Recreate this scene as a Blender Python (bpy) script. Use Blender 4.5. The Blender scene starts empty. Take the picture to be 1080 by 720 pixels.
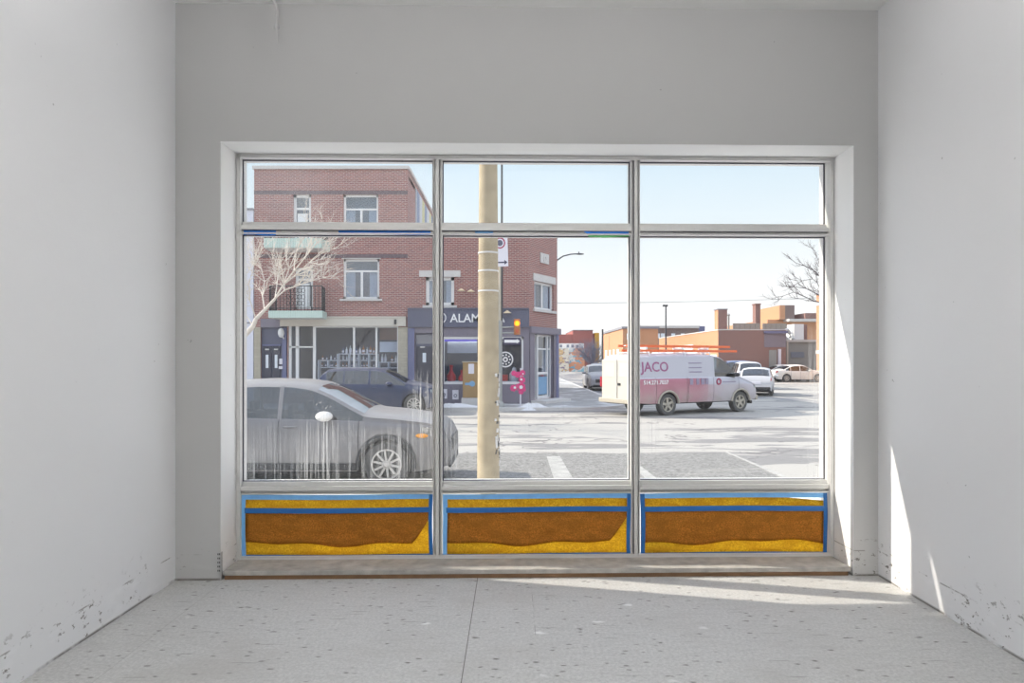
import bpy, bmesh, math, random
from mathutils import Matrix, Vector
random.seed(7)
S = bpy.context.scene
COL = S.collection
F = 720.0; CX = 540.0; HY = 379.0; EYE = 1.5; ZS = -0.40      # pixels; horizon row; eye height; street level
def fx(px, Y): return (px-CX)/F*Y
def fz(py, Y): return EYE-(py-HY)/F*Y
def srgb(r, g, b):
    f = lambda c: (c/255/12.92) if c/255 <= .04045 else ((c/255+.055)/1.055)**2.4
    return (f(r), f(g), f(b), 1)

# ------------------------------------------------------------------ materials
class NT:
    def __init__(s, name):
        s.m = bpy.data.materials.new(name); s.m.use_nodes = True
        s.t = s.m.node_tree; s.t.nodes.clear()
        s.out = s.n('ShaderNodeOutputMaterial')
    def n(s, ty, **k):
        nd = s.t.nodes.new(ty)
        for a, v in k.items(): setattr(nd, a, v)
        return nd
    def l(s, a, b): s.t.links.new(a, b)
    def val(s, sock, v):
        if hasattr(v, 'is_output'): s.l(v, sock)
        else: sock.default_value = v
    def math(s, op, a, b=0.0, c=None, clamp=False):
        nd = s.n('ShaderNodeMath', operation=op, use_clamp=clamp)
        s.val(nd.inputs[0], a); s.val(nd.inputs[1], b)
        if c is not None: s.val(nd.inputs[2], c)
        return nd.outputs[0]
    def mix(s, f, a, b):
        nd = s.n('ShaderNodeMix', data_type='RGBA')
        s.val(nd.inputs[0], f); s.val(nd.inputs[6], a); s.val(nd.inputs[7], b)
        return nd.outputs[2]
    def pos(s, scale=(1, 1, 1), obj=False):
        if obj: src = s.n('ShaderNodeTexCoord').outputs['Object']
        else: src = s.n('ShaderNodeNewGeometry').outputs['Position']
        mp = s.n('ShaderNodeMapping'); s.l(src, mp.inputs[0]); mp.inputs['Scale'].default_value = scale
        return mp.outputs[0]
    def noise(s, vec, scale=5, detail=4, rough=.55):
        nd = s.n('ShaderNodeTexNoise'); s.l(vec, nd.inputs['Vector'])
        nd.inputs['Scale'].default_value = scale; nd.inputs['Detail'].default_value = detail
        nd.inputs['Roughness'].default_value = rough
        return nd.outputs['Fac']
    def ramp(s, f, lo, hi):      # smooth 0..1
        nd = s.n('ShaderNodeMapRange', interpolation_type='SMOOTHSTEP')
        s.l(f, nd.inputs[0]); nd.inputs[1].default_value = lo; nd.inputs[2].default_value = hi
        return nd.outputs[0]
    def xyz(s, vec):
        nd = s.n('ShaderNodeSeparateXYZ'); s.l(vec, nd.inputs[0]); return nd.outputs
    def comb(s, x, y, z):
        nd = s.n('ShaderNodeCombineXYZ')
        for i, v in enumerate((x, y, z)): s.val(nd.inputs[i], v)
        return nd.outputs[0]
    def prin(s, col, rough=.6, metal=0, bump=None, bd=.002, spec=.5):
        p = s.n('ShaderNodeBsdfPrincipled')
        s.val(p.inputs['Base Color'], col); s.val(p.inputs['Roughness'], rough)
        p.inputs['Metallic'].default_value = metal; p.inputs['Specular IOR Level'].default_value = spec
        if bump is not None:
            b = s.n('ShaderNodeBump'); b.inputs['Distance'].default_value = bd
            s.l(bump, b.inputs['Height']); s.l(b.outputs[0], p.inputs['Normal'])
        s.l(p.outputs[0], s.out.inputs[0]); return p
def mat(name, rgb, rough=.6, metal=0, var=.12, scale=6, spec=.5, bd=.0015):
    t = NT(name); v = t.pos()
    f = t.noise(v, scale)
    a = tuple(c*(1-var) for c in rgb[:3])+(1,); b = tuple(min(1, c*(1+var)) for c in rgb[:3])+(1,)
    t.prin(t.mix(f, a, b), rough, metal, f, bd, spec); return t.m
def C(r, g, b): return srgb(r, g, b)

def brick_mat(name, c1, c2, mortar, w=.21, h=.07, stain=.25, ms=.007):
    t = NT(name); x, y, z = t.xyz(t.pos())
    bt = t.n('ShaderNodeTexBrick')
    t.l(t.comb(t.math('ADD', x, y), z, 0), bt.inputs['Vector'])
    bt.inputs['Color1'].default_value = c1; bt.inputs['Color2'].default_value = c2
    bt.inputs['Mortar'].default_value = mortar; bt.inputs['Scale'].default_value = 1
    bt.inputs['Mortar Size'].default_value = ms; bt.inputs['Brick Width'].default_value = w; bt.inputs['Row Height'].default_value = h
    nz = t.noise(t.pos(), .8, 5)
    col = t.mix(t.math('MULTIPLY', nz, stain), bt.outputs['Color'], mortar)
    t.prin(col, .85, 0, bt.outputs['Fac'], -.004, .2); return t.m

def painted_wall(name, rgb, axis, scuff=1.0):
    # painted drywall, scraped and scuffed where the old baseboard came off
    t = NT(name); v = t.pos(); x, y, z = t.xyz(v)
    base = t.mix(t.noise(v, 1.3, 3), tuple(c*.97 for c in rgb[:3])+(1,), rgb)
    n1 = t.noise(t.pos((9, 9, 14)), 1.6, 9, .72)
    spots = t.ramp(n1, .575, .62)
    low = t.ramp(z, .36, .12)
    patch = t.ramp(t.noise(v, 2.6, 3), .44, .56)
    f = t.math('MULTIPLY', t.math('MULTIPLY', spots, low), patch)
    line = t.math('MULTIPLY', t.ramp(t.math('ABSOLUTE', t.math('SUBTRACT', z, .175)), .006, .001), t.ramp(t.noise(v, 7, 4), .5, .62))
    bot = t.math('MULTIPLY', t.ramp(z, .02, .006), t.ramp(t.noise(v, 3, 4), .40, .55))
    ff = t.math('MAXIMUM', t.math('MULTIPLY', f, .85*scuff), t.math('MULTIPLY', line, .65*scuff))
    ff = t.math('MAXIMUM', ff, t.math('MULTIPLY', bot, .8))
    wh = t.math('MULTIPLY', t.ramp(z, .19, .16), t.ramp(t.noise(t.pos((3, 3, 8)), 2, 6), .5, .7))
    col = t.mix(t.math('MULTIPLY', wh, .35), base, tuple(min(1, c*1.12) for c in rgb[:3])+(1,))
    col = t.mix(ff, col, (.10, .085, .07, 1))
    dots = t.ramp(t.noise(v, 23, 1), .80, .83)
    col = t.mix(t.math('MULTIPLY', dots, .5), col, (.2, .2, .2, 1))
    t.prin(col, .7, 0, n1, .0008, .3); return t.m

def floor_mat():
    t = NT('painted plywood floor'); v = t.pos(); x, y, z = t.xyz(v)
    grain = t.noise(t.pos((2.2, 10, 1)), 2.4, 7, .7)
    base = t.mix(t.ramp(t.noise(v, 55, 3, .8), .3, .7), (.45, .445, .435, 1), (.60, .595, .58, 1)); base = t.mix(t.math('MULTIPLY', t.ramp(grain, .45, .75), .42), base, (.38, .375, .365, 1))
    big = t.noise(v, 1.1, 5); base = t.mix(t.math('MULTIPLY', t.ramp(big, .48, .7), .55), base, (.42, .405, .385, 1))
    # knots and gouges: scattered short dark dashes along the grain
    def cells(sx, sy, thr, r0, r1, off):
        mp = t.pos((sx, sy, 1)); nn = t.n('ShaderNodeVectorMath', operation='ADD'); t.l(mp, nn.inputs[0]); nn.inputs[1].default_value = (off, off*.7, 0)
        wob = t.n('ShaderNodeTexNoise'); t.l(nn.outputs[0], wob.inputs['Vector']); wob.inputs['Scale'].default_value = 3.0; wob.inputs['Detail'].default_value = 3
        w2 = t.n('ShaderNodeVectorMath', operation='MULTIPLY_ADD'); t.l(wob.outputs['Color'], w2.inputs[0]); w2.inputs[1].default_value = (.35, .35, 0); t.l(nn.outputs[0], w2.inputs[2])
        vo = t.n('ShaderNodeTexVoronoi'); t.l(w2.outputs[0], vo.inputs['Vector']); vo.inputs['Scale'].default_value = 1
        pick = t.xyz(vo.outputs['Color'])[0]
        return t.math('MULTIPLY', t.ramp(vo.outputs['Distance'], r1, r0), t.math('GREATER_THAN', pick, thr))
    k1 = cells(7, 16, .52, .04, .17, 0); k2 = cells(11, 21, .55, .06, .24, 5.3); k3 = cells(2.6, 26, .60, .03, .22, 2.1)
    col = t.mix(t.math('MULTIPLY', k1, .85), base, (.10, .09, .08, 1))
    col = t.mix(t.math('MULTIPLY', k2, .75), col, (.13, .12, .11, 1))
    col = t.mix(t.math('MULTIPLY', k3, .5), col, (.16, .15, .14, 1))
    wsp = cells(3.4, 6.5, .62, .04, .16, 9.1)
    col = t.mix(t.math('MULTIPLY', wsp, .75), col, (.86, .86, .85, 1))
    def joint(x0, w, a, col):
        d = t.math('ABSOLUTE', t.math('SUBTRACT', x, x0))
        return t.mix(t.math('MULTIPLY', t.ramp(d, w, w*.4), a), col, (.09, .08, .07, 1))
    col = joint(-.236, .0035, .85, col)
    d2 = t.math('MULTIPLY', t.ramp(t.noise(t.pos((1, 3, 1)), 3, 3), .42, .6), .5)
    d = t.math('ABSOLUTE', t.math('SUBTRACT', x, .128))
    col = t.mix(t.math('MULTIPLY', t.ramp(d, .003, .001), d2), col, (.1, .09, .08, 1))
    col = joint(-1.95, .003, .25, col)
    t.prin(col, .55, 0, grain, .0015, .35); return t.m

def road_mat():
    t = NT('salted winter asphalt'); v = t.pos(); x, y, z = t.xyz(v)
    fine = t.noise(v, 40, 3, .8)
    salt = t.mix(t.ramp(fine, .3, .7), (.37, .35, .315, 1), (.485, .465, .43, 1))
    stn = t.n('ShaderNodeTexNoise'); t.l(t.pos((.13, .62, 1)), stn.inputs['Vector']); stn.inputs['Scale'].default_value = 1.0; stn.inputs['Detail'].default_value = 9; stn.inputs['Roughness'].default_value = .62; stn.inputs['Distortion'].default_value = .7
    st = stn.outputs['Fac']
    wet = t.ramp(st, .535, .558)
    salt = t.mix(t.math('MULTIPLY', wet, .80), salt, (.20, .195, .195, 1))
    cr = t.n('ShaderNodeTexVoronoi', feature='DISTANCE_TO_EDGE')
    wb = t.n('ShaderNodeTexNoise'); t.l(v, wb.inputs['Vector']); wb.inputs['Scale'].default_value = 1.2
    ad = t.n('ShaderNodeVectorMath', operation='MULTIPLY_ADD'); t.l(wb.outputs['Color'], ad.inputs[0]); ad.inputs[1].default_value = (1.2, 1.2, 0); t.l(t.pos((.22, .5, 1)), ad.inputs[2])
    t.l(ad.outputs[0], cr.inputs['Vector']); cr.inputs['Scale'].default_value = 1.0
    crack = t.math('MULTIPLY', t.ramp(cr.outputs['Distance'], .022, .006), t.ramp(t.noise(v, .5, 2), .45, .55))
    salt = t.mix(t.math('MULTIPLY', crack, .85), salt, (.16, .15, .15, 1))
    gr = t.mix(t.ramp(t.noise(v, 16, 7, .9), .36, .64), (.11, .107, .10, 1), (.37, .36, .34, 1))
    edge = t.math('MULTIPLY', t.math('SUBTRACT', t.noise(v, 1.7, 5), .5), .7)
    near = t.math('MULTIPLY', t.ramp(t.math('ADD', y, edge), 14.0, 13.8), t.ramp(t.math('ADD', x, t.math('MULTIPLY', edge, .6)), 4.4, 4.3))
    # faint salt dust creeping over the darker strip
    near = t.math('MULTIPLY', near, t.math('SUBTRACT', 1.0, t.math('MULTIPLY', t.ramp(t.noise(t.pos((.5, 1.5, 1)), 1.3, 5), .55, .75), .6)))
    lot = t.math('MULTIPLY', t.ramp(t.math('ADD', x, edge), 8.6, 8.9), t.ramp(t.math('ADD', y, edge), 17.0, 16.6))
    col = t.mix(near, salt, gr)
    far = t.math('MULTIPLY', t.ramp(y, 29, 33), t.ramp(t.noise(t.pos((.5, .25, 1)), .6, 3), .56, .48))
    col = t.mix(t.math('MULTIPLY', far, t.math('LESS_THAN', x, 14.0)), col, (.22, .22, .23, 1))
    t.prin(col, .85, 0, fine, .004, .2); return t.m

def snow_side_mat():
    t = NT('salted concrete sidewalk'); v = t.pos()
    a = t.noise(v, .9, 6); b = t.noise(v, 20, 3)
    col = t.mix(t.ramp(b, .3, .7), (.30, .295, .29, 1), (.40, .395, .385, 1))
    col = t.mix(t.math('MULTIPLY', t.ramp(a, .52, .62), .8), col, (.66, .66, .66, 1))
    t.prin(col, .85, 0, b, .004, .2); return t.m

def dirty_glass(name, xl, amt, zones):
    # clear glazing with white dried drip marks; zones: (x, z, rx, rz, strength)
    t = NT(name); v = t.pos(); x, y, z = t.xyz(v)
    st = t.noise(t.pos((75, 1, .9)), 1.0, 4, .8)
    st2 = t.noise(t.pos((160, 1, 5)), 1.0, 3, .7)
    fine = t.math('MULTIPLY', t.ramp(st, .47, .68), t.math('ADD', .35, t.math('MULTIPLY', st2, .9)))
    spl = t.ramp(t.noise(t.pos((34, 1, 30)), 1.0, 5, .8), .56, .66)
    tot = None
    for (zx, zz, rx, rz, a, kind) in zones:
        dx = t.math('DIVIDE', t.math('SUBTRACT', x, zx), rx); dz = t.math('DIVIDE', t.math('SUBTRACT', z, zz), rz)
        d = t.math('SQRT', t.math('ADD', t.math('MULTIPLY', dx, dx), t.math('MULTIPLY', dz, dz)))
        m = t.math('MULTIPLY', t.ramp(d, 1.0, .35), a*1.0)
        m = t.math('MULTIPLY', m, fine if kind == 's' else (spl if kind == 'b' else st2))
        tot = m if tot is None else t.math('MAXIMUM', tot, m)
    fac = t.math('ADD', t.math('MULTIPLY', tot, 1.0), amt, clamp=True)
    fr = t.n('ShaderNodeFresnel'); fr.inputs[0].default_value = 1.45
    tr = t.n('ShaderNodeBsdfTransparent'); gl = t.n('ShaderNodeBsdfGlossy'); gl.inputs['Roughness'].default_value = .02
    m1 = t.n('ShaderNodeMixShader'); bk = t.n('ShaderNodeNewGeometry').outputs['Backfacing']; t.l(t.math('MULTIPLY', t.math('MULTIPLY', fr.outputs[0], .55), t.math('SUBTRACT', 1.0, bk)), m1.inputs[0]); t.l(tr.outputs[0], m1.inputs[1]); t.l(gl.outputs[0], m1.inputs[2])
    df = t.n('ShaderNodeBsdfDiffuse'); df.inputs[0].default_value = (.85, .84, .82, 1)
    tl = t.n('ShaderNodeBsdfTranslucent'); tl.inputs[0].default_value = (.85, .84, .82, 1)
    m2 = t.n('ShaderNodeMixShader'); m2.inputs[0].default_value = .6; t.l(df.outputs[0], m2.inputs[1]); t.l(tl.outputs[0], m2.inputs[2])
    m3 = t.n('ShaderNodeMixShader'); t.l(fac, m3.inputs[0]); t.l(m1.outputs[0], m3.inputs[1]); t.l(m2.outputs[0], m3.inputs[2])
    t.l(m3.outputs[0], t.out.inputs[0]); return t.m

def clear_glass(name, tint=(.8, .86, .9, 1), refl=.25, rough=.03):
    t = NT(name)
    lw = t.n('ShaderNodeLayerWeight'); lw.inputs[0].default_value = .35
    tr = t.n('ShaderNodeBsdfTransparent'); nz = t.noise(t.pos(), 3, 2)
    t.l(t.mix(nz, tint, tuple(c*.94 for c in tint[:3])+(1,)), tr.inputs[0])
    gl = t.n('ShaderNodeBsdfGlossy'); gl.inputs['Roughness'].default_value = rough
    m1 = t.n('ShaderNodeMixShader'); bk = t.n('ShaderNodeNewGeometry').outputs['Backfacing']; t.l(t.math('ADD', t.math('MULTIPLY', t.math('MULTIPLY', lw.outputs['Fresnel'], .5), t.math('SUBTRACT', 1.0, bk)), refl, clamp=True), m1.inputs[0])
    t.l(tr.outputs[0], m1.inputs[1]); t.l(gl.outputs[0], m1.inputs[2]); t.l(m1.outputs[0], t.out.inputs[0]); return t.m

def paper_mat(name, rgb, trans, scale=90):
    t = NT(name); v = t.pos()
    n1 = t.noise(v, scale, 4, .8); n2 = t.noise(t.pos((3.5, 1, 7)), 2.2, 6)
    a = tuple(c*.62 for c in rgb[:3])+(1,); b = tuple(min(1, c*1.3) for c in rgb[:3])+(1,)
    col = t.mix(t.ramp(n1, .3, .7), a, b)
    col = t.mix(t.math('MULTIPLY', t.ramp(n2, .42, .62), .55), col, tuple(c*.7 for c in rgb[:3])+(1,))
    d = t.n('ShaderNodeBsdfDiffuse'); tl = t.n('ShaderNodeBsdfTranslucent'); t.l(col, d.inputs[0]); t.l(col, tl.inputs[0])
    bp = t.n('ShaderNodeBump'); bp.inputs['Distance'].default_value = .012; t.l(n2, bp.inputs['Height']); t.l(bp.outputs[0], d.inputs['Normal'])
    m = t.n('ShaderNodeMixShader'); m.inputs[0].default_value = trans; t.l(d.outputs[0], m.inputs[1]); t.l(tl.outputs[0], m.inputs[2])
    t.l(m.outputs[0], t.out.inputs[0]); return t.m

def emis(name, rgb, st):
    t = NT(name); e = t.n('ShaderNodeEmission'); nz = t.noise(t.pos(), 30, 2)
    t.l(t.mix(nz, rgb, tuple(min(1, c*1.1) for c in rgb[:3])+(1,)), e.inputs[0]); e.inputs[1].default_value = st
    t.l(e.outputs[0], t.out.inputs[0]); return t.m

def siding_mat(name, rgb, pitch, vertical=False, stripes=None):
    t = NT(name); x, y, z = t.xyz(t.pos())
    c = t.math('ADD', x, y) if vertical else z
    w = t.math('FRACT', t.math('DIVIDE', c, pitch))
    gap = t.ramp(w, .12, .04)
    base = rgb
    if stripes:
        k = t.math('FRACT', t.math('MULTIPLY', t.math('FLOOR', t.math('DIVIDE', c, pitch*2)), .37))
        base = t.mix(t.math('GREATER_THAN', k, .45), stripes[0], t.mix(t.math('GREATER_THAN', k, .72), stripes[1], stripes[2]))
    dk = t.mix(.55, base, (.1, .1, .12, 1))
    t.prin(t.mix(gap, base, dk), .6, 0, gap, -.01, .3); return t.m

def graffiti_mat(name, base, cols, scale=.35):
    t = NT(name); v = t.pos((1, 0, 1.4))
    n = t.noise(v, scale, 3, .6); n2 = t.noise(v, scale*2.7, 3, .6)
    c = t.mix(t.ramp(n, .50, .53), base, cols[0])
    c = t.mix(t.ramp(n2, .56, .58), c, cols[1])
    c = t.mix(t.math('MULTIPLY', t.ramp(n, .60, .62), 1.0), c, cols[2])
    t.prin(c, .8, 0, n2, .003, .2); return t.m

def van_mat():
    t = NT('two tone van wrap with road dirt'); v = t.pos(obj=True); x, y, z = t.xyz(v)
    nz = t.noise(v, 2.2, 5)
    white = t.mix(nz, (.47, .465, .525, 1), (.55, .545, .60, 1))
    red = t.mix(t.ramp(z, .55, 1.25), (.50, .28, .31, 1), (.44, .17, .22, 1))
    red = t.mix(t.ramp(t.math('ADD', x, t.math('MULTIPLY', nz, .6)), .1, 1.6), red, (.50, .45, .47, 1))
    side = t.math('GREATER_THAN', t.math('ABSOLUTE', y), .80)
    lowm = t.math('MULTIPLY', t.math('MULTIPLY', t.math('LESS_THAN', z, 1.25), t.math('LESS_THAN', x, .35)), side)
    lowf = t.math('MULTIPLY', t.math('MULTIPLY', t.math('LESS_THAN', z, 1.02), t.math('GREATER_THAN', x, .349)), side)
    col = t.mix(t.math('MAXIMUM', lowm, t.math('MULTIPLY', lowf, .75)), white, red)
    dirt = t.math('MULTIPLY', t.ramp(z, 1.0, .4), t.ramp(t.noise(t.pos((1.2, 1.2, 2.5), True), 1.6, 5), .35, .7))
    col = t.mix(t.math('MULTIPLY', dirt, .6), col, (.40, .36, .32, 1))
    t.prin(col, .45, 0, nz, .001, .4); return t.m
def car_paint(name, rgb, dirt=.5, rough=.35, metal=.2):
    t = NT(name); v = t.pos(obj=True); x, y, z = t.xyz(v)
    nz = t.noise(v, 2.5, 6)
    d = t.math('MULTIPLY', t.ramp(z, 1.05, .35), t.ramp(nz, .2, .65))
    col = t.mix(t.math('MULTIPLY', d, dirt), rgb, (.42, .40, .375, 1))
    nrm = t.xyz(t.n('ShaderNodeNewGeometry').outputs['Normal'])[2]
    pale_top = t.math('MULTIPLY', t.ramp(nrm, .45, .95), dirt*.75)  # up-facing paint made paler: dust together with sunlight put into the colour
    col = t.mix(pale_top, col, (.50, .475, .44, 1))
    t.prin(col, t.math('ADD', rough, t.math('MULTIPLY', d, .3)), metal, nz, .0005, .5); return t.m

M = {}
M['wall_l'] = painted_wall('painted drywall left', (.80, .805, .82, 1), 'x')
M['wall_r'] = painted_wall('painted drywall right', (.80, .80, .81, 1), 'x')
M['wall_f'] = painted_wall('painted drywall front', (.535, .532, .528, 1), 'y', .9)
M['ceil'] = mat('ceiling paint', (.80, .80, .79, 1), .8, var=.02)
M['floor'] = floor_mat()
M['alu'] = mat('brushed aluminium frame', (.68, .675, .66, 1), .42, .2, var=.06, scale=30, bd=.0003)
M['alu_dark'] = mat('dark gasket and groove shade', (.10, .095, .12, 1), .6, var=.1)
M['sill'] = mat('worn painted sill board', (.43, .41, .38, 1), .75, var=.5, scale=11)
M['rawwood'] = mat('raw brown board edge', (.22, .125, .065, 1), .8, var=.35, scale=12)
M['gold'] = paper_mat('amber masking paper', (.95, .60, .085, 1), .64, 90)
M['umber'] = paper_mat('brown paper', (.62, .265, .05, 1), .36, 110)
M['tape'] = mat('blue painters tape', (.02, .15, .44, 1), .5, var=.18, scale=25)
M['tape_b'] = mat('bright blue painters tape', (.03, .24, .85, 1), .5, var=.15, scale=25)
M['tape_l'] = mat('lit blue painters tape', (.20, .50, .95, 1), .5, var=.15, scale=25)  # paler copy of the blue tape, its lit look put into the colour
M['tape_g'] = mat('green masking tape', (.16, .60, .22, 1), .5, var=.15, scale=25)
M['steel'] = mat('galvanised corner bead', (.55, .55, .55, 1), .4, .7, var=.1, scale=40)
M['black'] = mat('black plastic', (.02, .02, .022, 1), .5, var=.2)
M['cable'] = mat('white painted cable', (.52, .515, .51, 1), .5, var=.08)
M['road'] = road_mat(); M['walk'] = snow_side_mat(); M['bounce_white'] = mat('whitened bounce surface of unseen sidewalk', (.80, .80, .80, 1), .85, var=.1, scale=2, bd=.02)
M['snow'] = mat('grimy snow', (.74, .74, .75, 1), .8, var=.12, scale=4, bd=.02)
M['stripe'] = mat('worn crosswalk paint', (.39, .38, .355, 1), .8, var=.5, scale=6)
M['brick'] = brick_mat('red brown brick', (.345, .125, .10, 1), (.22, .085, .078, 1), (.52, .41, .385, 1), ms=.010)
M['brick_c'] = brick_mat('corner red brown brick', (.335, .12, .095, 1), (.215, .082, .075, 1), (.50, .39, .365, 1), ms=.010)
M['brick_d'] = mat('dark soldier course brick', (.17, .13, .14, 1), .85, var=.3, scale=8)
M['brick_o'] = brick_mat('sunlit orange brick', (.58, .285, .15, 1), (.52, .24, .12, 1), (.60, .42, .30, 1), .24, .08, .15)
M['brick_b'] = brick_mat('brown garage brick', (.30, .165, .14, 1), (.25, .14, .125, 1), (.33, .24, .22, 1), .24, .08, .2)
M['brick_far'] = brick_mat('far red brick', (.40, .13, .11, 1), (.33, .11, .10, 1), (.42, .25, .23, 1), .3, .1, .15)
M['greybrown'] = brick_mat('grey brown brick', (.24, .17, .155, 1), (.20, .15, .14, 1), (.28, .23, .22, 1), .3, .1)
M['beige_brick'] = brick_mat('beige pier brick', (.50, .46, .37, 1), (.44, .40, .32, 1), (.36, .33, .28, 1), .3, .12)
M['pale'] = mat('pale rendered wall', (.70, .71, .80, 1), .8, var=.04, scale=2)
M['concrete_l'] = mat('light stone lintel', (.60, .58, .56, 1), .8, var=.08)
M['beige'] = mat('beige fascia panel', (.60, .565, .50, 1), .7, var=.06)
M['white'] = mat('white window trim', (.80, .80, .80, 1), .5, var=.04)
M['white_d'] = mat('white display unit', (.78, .79, .80, 1), .5, var=.04)
M['mint'] = siding_mat('mint green ribbed metal', (.56, .69, .63, 1), .09, True)
M['slate'] = mat('slate blue shopfront paint', (.115, .12, .175, 1), .55, var=.08)
M['slate_g'] = mat('grey violet shopfront paint', (.21, .19, .235, 1), .55, var=.08)
M['blue_p'] = mat('dusky blue pilaster paint', (.155, .165, .29, 1), .55, var=.08)
M['door_d'] = mat('dark door paint', (.055, .055, .08, 1), .45, var=.1)
M['iron'] = mat('black wrought iron', (.03, .03, .035, 1), .5, var=.1)
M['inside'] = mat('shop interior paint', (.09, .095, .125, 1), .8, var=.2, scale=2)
M['pane'] = clear_glass('sky reflecting window glass', (.78, .83, .90, 1), .14)
M['shopglass'] = clear_glass('shop window glass', (.86, .89, .94, 1), .03)
M['carglass'] = clear_glass('tinted car glass', (.27, .31, .36, 1), .13)
M['windscreen'] = clear_glass('sky reflecting windscreen', (.35, .40, .46, 1), .42)
M['curtain'] = mat('pale curtain', (.74, .79, .84, 1), .9, var=.15, scale=5)
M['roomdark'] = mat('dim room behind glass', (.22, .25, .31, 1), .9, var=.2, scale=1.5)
M['letter'] = mat('white sign lettering', (.85, .85, .85, 1), .5, var=.02)
M['strip'] = siding_mat('striped metal cladding', (.6, .6, .6, 1), .45, True, ((.55, .58, .62, 1), (.60, .58, .30, 1), (.24, .30, .42, 1)))
M['pole'] = mat('cream concrete pole', (.37, .305, .205, 1), .85, var=.34, scale=6, bd=.004)
M['galv'] = mat('grey galvanised post', (.36, .37, .36, 1), .5, .3, var=.12)
M['tan'] = mat('tan weathered post', (.50, .45, .36, 1), .6, var=.12)
M['dark_met'] = mat('dark metal mast', (.06, .06, .07, 1), .5, .2, var=.1)
M['signwhite'] = mat('white sign face', (.76, .74, .80, 1), .5, var=.02)
M['signred'] = mat('dark red sign ring', (.36, .03, .09, 1), .5, var=.05)
M['signdark'] = mat('dark sign print', (.06, .05, .10, 1), .5, var=.05)
M['amber'] = emis('lit orange hand signal', (1, .30, .02, 1), 2.2)
M['amber_b'] = emis('lit yellow core', (1, .60, .03, 1), 2.2)
M['sig'] = mat('orange signal housing', (.45, .16, .05, 1), .5, var=.1)
M['cab'] = mat('brown control cabinet', (.40, .26, .12, 1), .6, .1, var=.15, scale=4)
M['cab_d'] = mat('dark cabinet side', (.09, .085, .08, 1), .6, var=.1)
M['bluesticker'] = mat('light blue sticker', (.20, .38, .58, 1), .5, var=.15)
M['pink'] = mat('hot pink cutout', (.75, .06, .24, 1), .5, var=.12, scale=9)
M['red'] = mat('bright red glaze', (.66, .05, .05, 1), .35, var=.15)
M['bark'] = mat('pale bark', (.66, .60, .53, 1), .9, var=.25, scale=12)
M['bark_d'] = mat('dark twig bark', (.13, .11, .115, 1), .9, var=.2, scale=12)
M['tyre'] = mat('dusty tyre rubber', (.10, .098, .095, 1), .85, var=.3, scale=8)
M['well'] = mat('dark wheel well', (.035, .035, .038, 1), .9, var=.2)
M['rim'] = mat('dusty alloy rim', (.52, .50, .47, 1), .4, .5, var=.15)
M['rim_v'] = mat('grimy steel rim', (.46, .42, .35, 1), .6, .3, var=.2)
M['headl'] = clear_glass('headlight lens', (.8, .85, .9, 1), .35)
M['tail'] = mat('red tail light lens', (.45, .03, .05, 1), .3, var=.1)
M['orange_l'] = mat('orange marker lens', (.85, .34, .03, 1), .3, var=.1)
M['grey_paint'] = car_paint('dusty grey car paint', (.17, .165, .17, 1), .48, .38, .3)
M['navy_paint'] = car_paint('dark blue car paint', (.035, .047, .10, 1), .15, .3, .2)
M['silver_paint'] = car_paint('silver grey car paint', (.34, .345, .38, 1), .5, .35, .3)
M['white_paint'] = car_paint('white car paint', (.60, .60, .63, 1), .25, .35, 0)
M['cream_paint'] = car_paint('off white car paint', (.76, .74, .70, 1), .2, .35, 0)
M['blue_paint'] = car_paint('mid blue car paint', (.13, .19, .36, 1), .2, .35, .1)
M['van'] = van_mat()
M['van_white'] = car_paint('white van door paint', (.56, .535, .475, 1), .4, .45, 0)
M['ladder'] = mat('orange red fibreglass ladder', (.80, .155, .045, 1), .5, var=.1)
M['plum'] = mat('plum van lettering', (.33, .10, .22, 1), .5, var=.05)
M['greyvio'] = mat('grey violet van print', (.30, .26, .36, 1), .5, var=.1)
M['seat'] = mat('dark car seat cloth', (.06, .06, .065, 1), .9, var=.2)
M['trimk'] = mat('black car trim', (.03, .03, .032, 1), .5, var=.1)
M['slab'] = mat('grey roof fascia', (.26, .26, .29, 1), .7, var=.1)
M['greygar'] = mat('grey garage cladding', (.30, .31, .30, 1), .8, var=.15, scale=2)
M['graf'] = graffiti_mat('graffiti wall paint', (.80, .74, .62, 1), ((.72, .50, .25, 1), (.30, .22, .30, 1), (.80, .80, .78, 1)), .6)
M['graf2'] = graffiti_mat('graffiti blue wall paint', (.74, .36, .22, 1), ((.80, .80, .78, 1), (.20, .48, .62, 1), (.30, .62, .70, 1)), .5)
M['yellow'] = mat('yellow ochre panel', (.60, .33, .03, 1), .7, var=.1)
M['fence'] = siding_mat('grey roof screen', (.36, .33, .29, 1), .5, True)
M['turq'] = mat('turquoise sign print', (.25, .70, .68, 1), .5, var=.1)
M['bluedoor'] = mat('blue bottle glass', (.09, .12, .22, 1), .25, var=.2)
M['amberg'] = mat('amber bottle glass', (.34, .14, .05, 1), .25, var=.2)
M['clearb'] = mat('pale bottle glass', (.70, .72, .72, 1), .25, var=.1)
M['cream'] = mat('warm cream lamp shade', (.80, .64, .42, 1), .5, var=.05)
M['led'] = emis('blue shop led strip', (.25, .20, 1, 1), .7)
M['wood_l'] = mat('brown board in shop', (.26, .14, .10, 1), .7, var=.2)
M['hedge'] = mat('blue grey bare brush', (.17, .18, .24, 1), .95, var=.35, scale=3)

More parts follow.
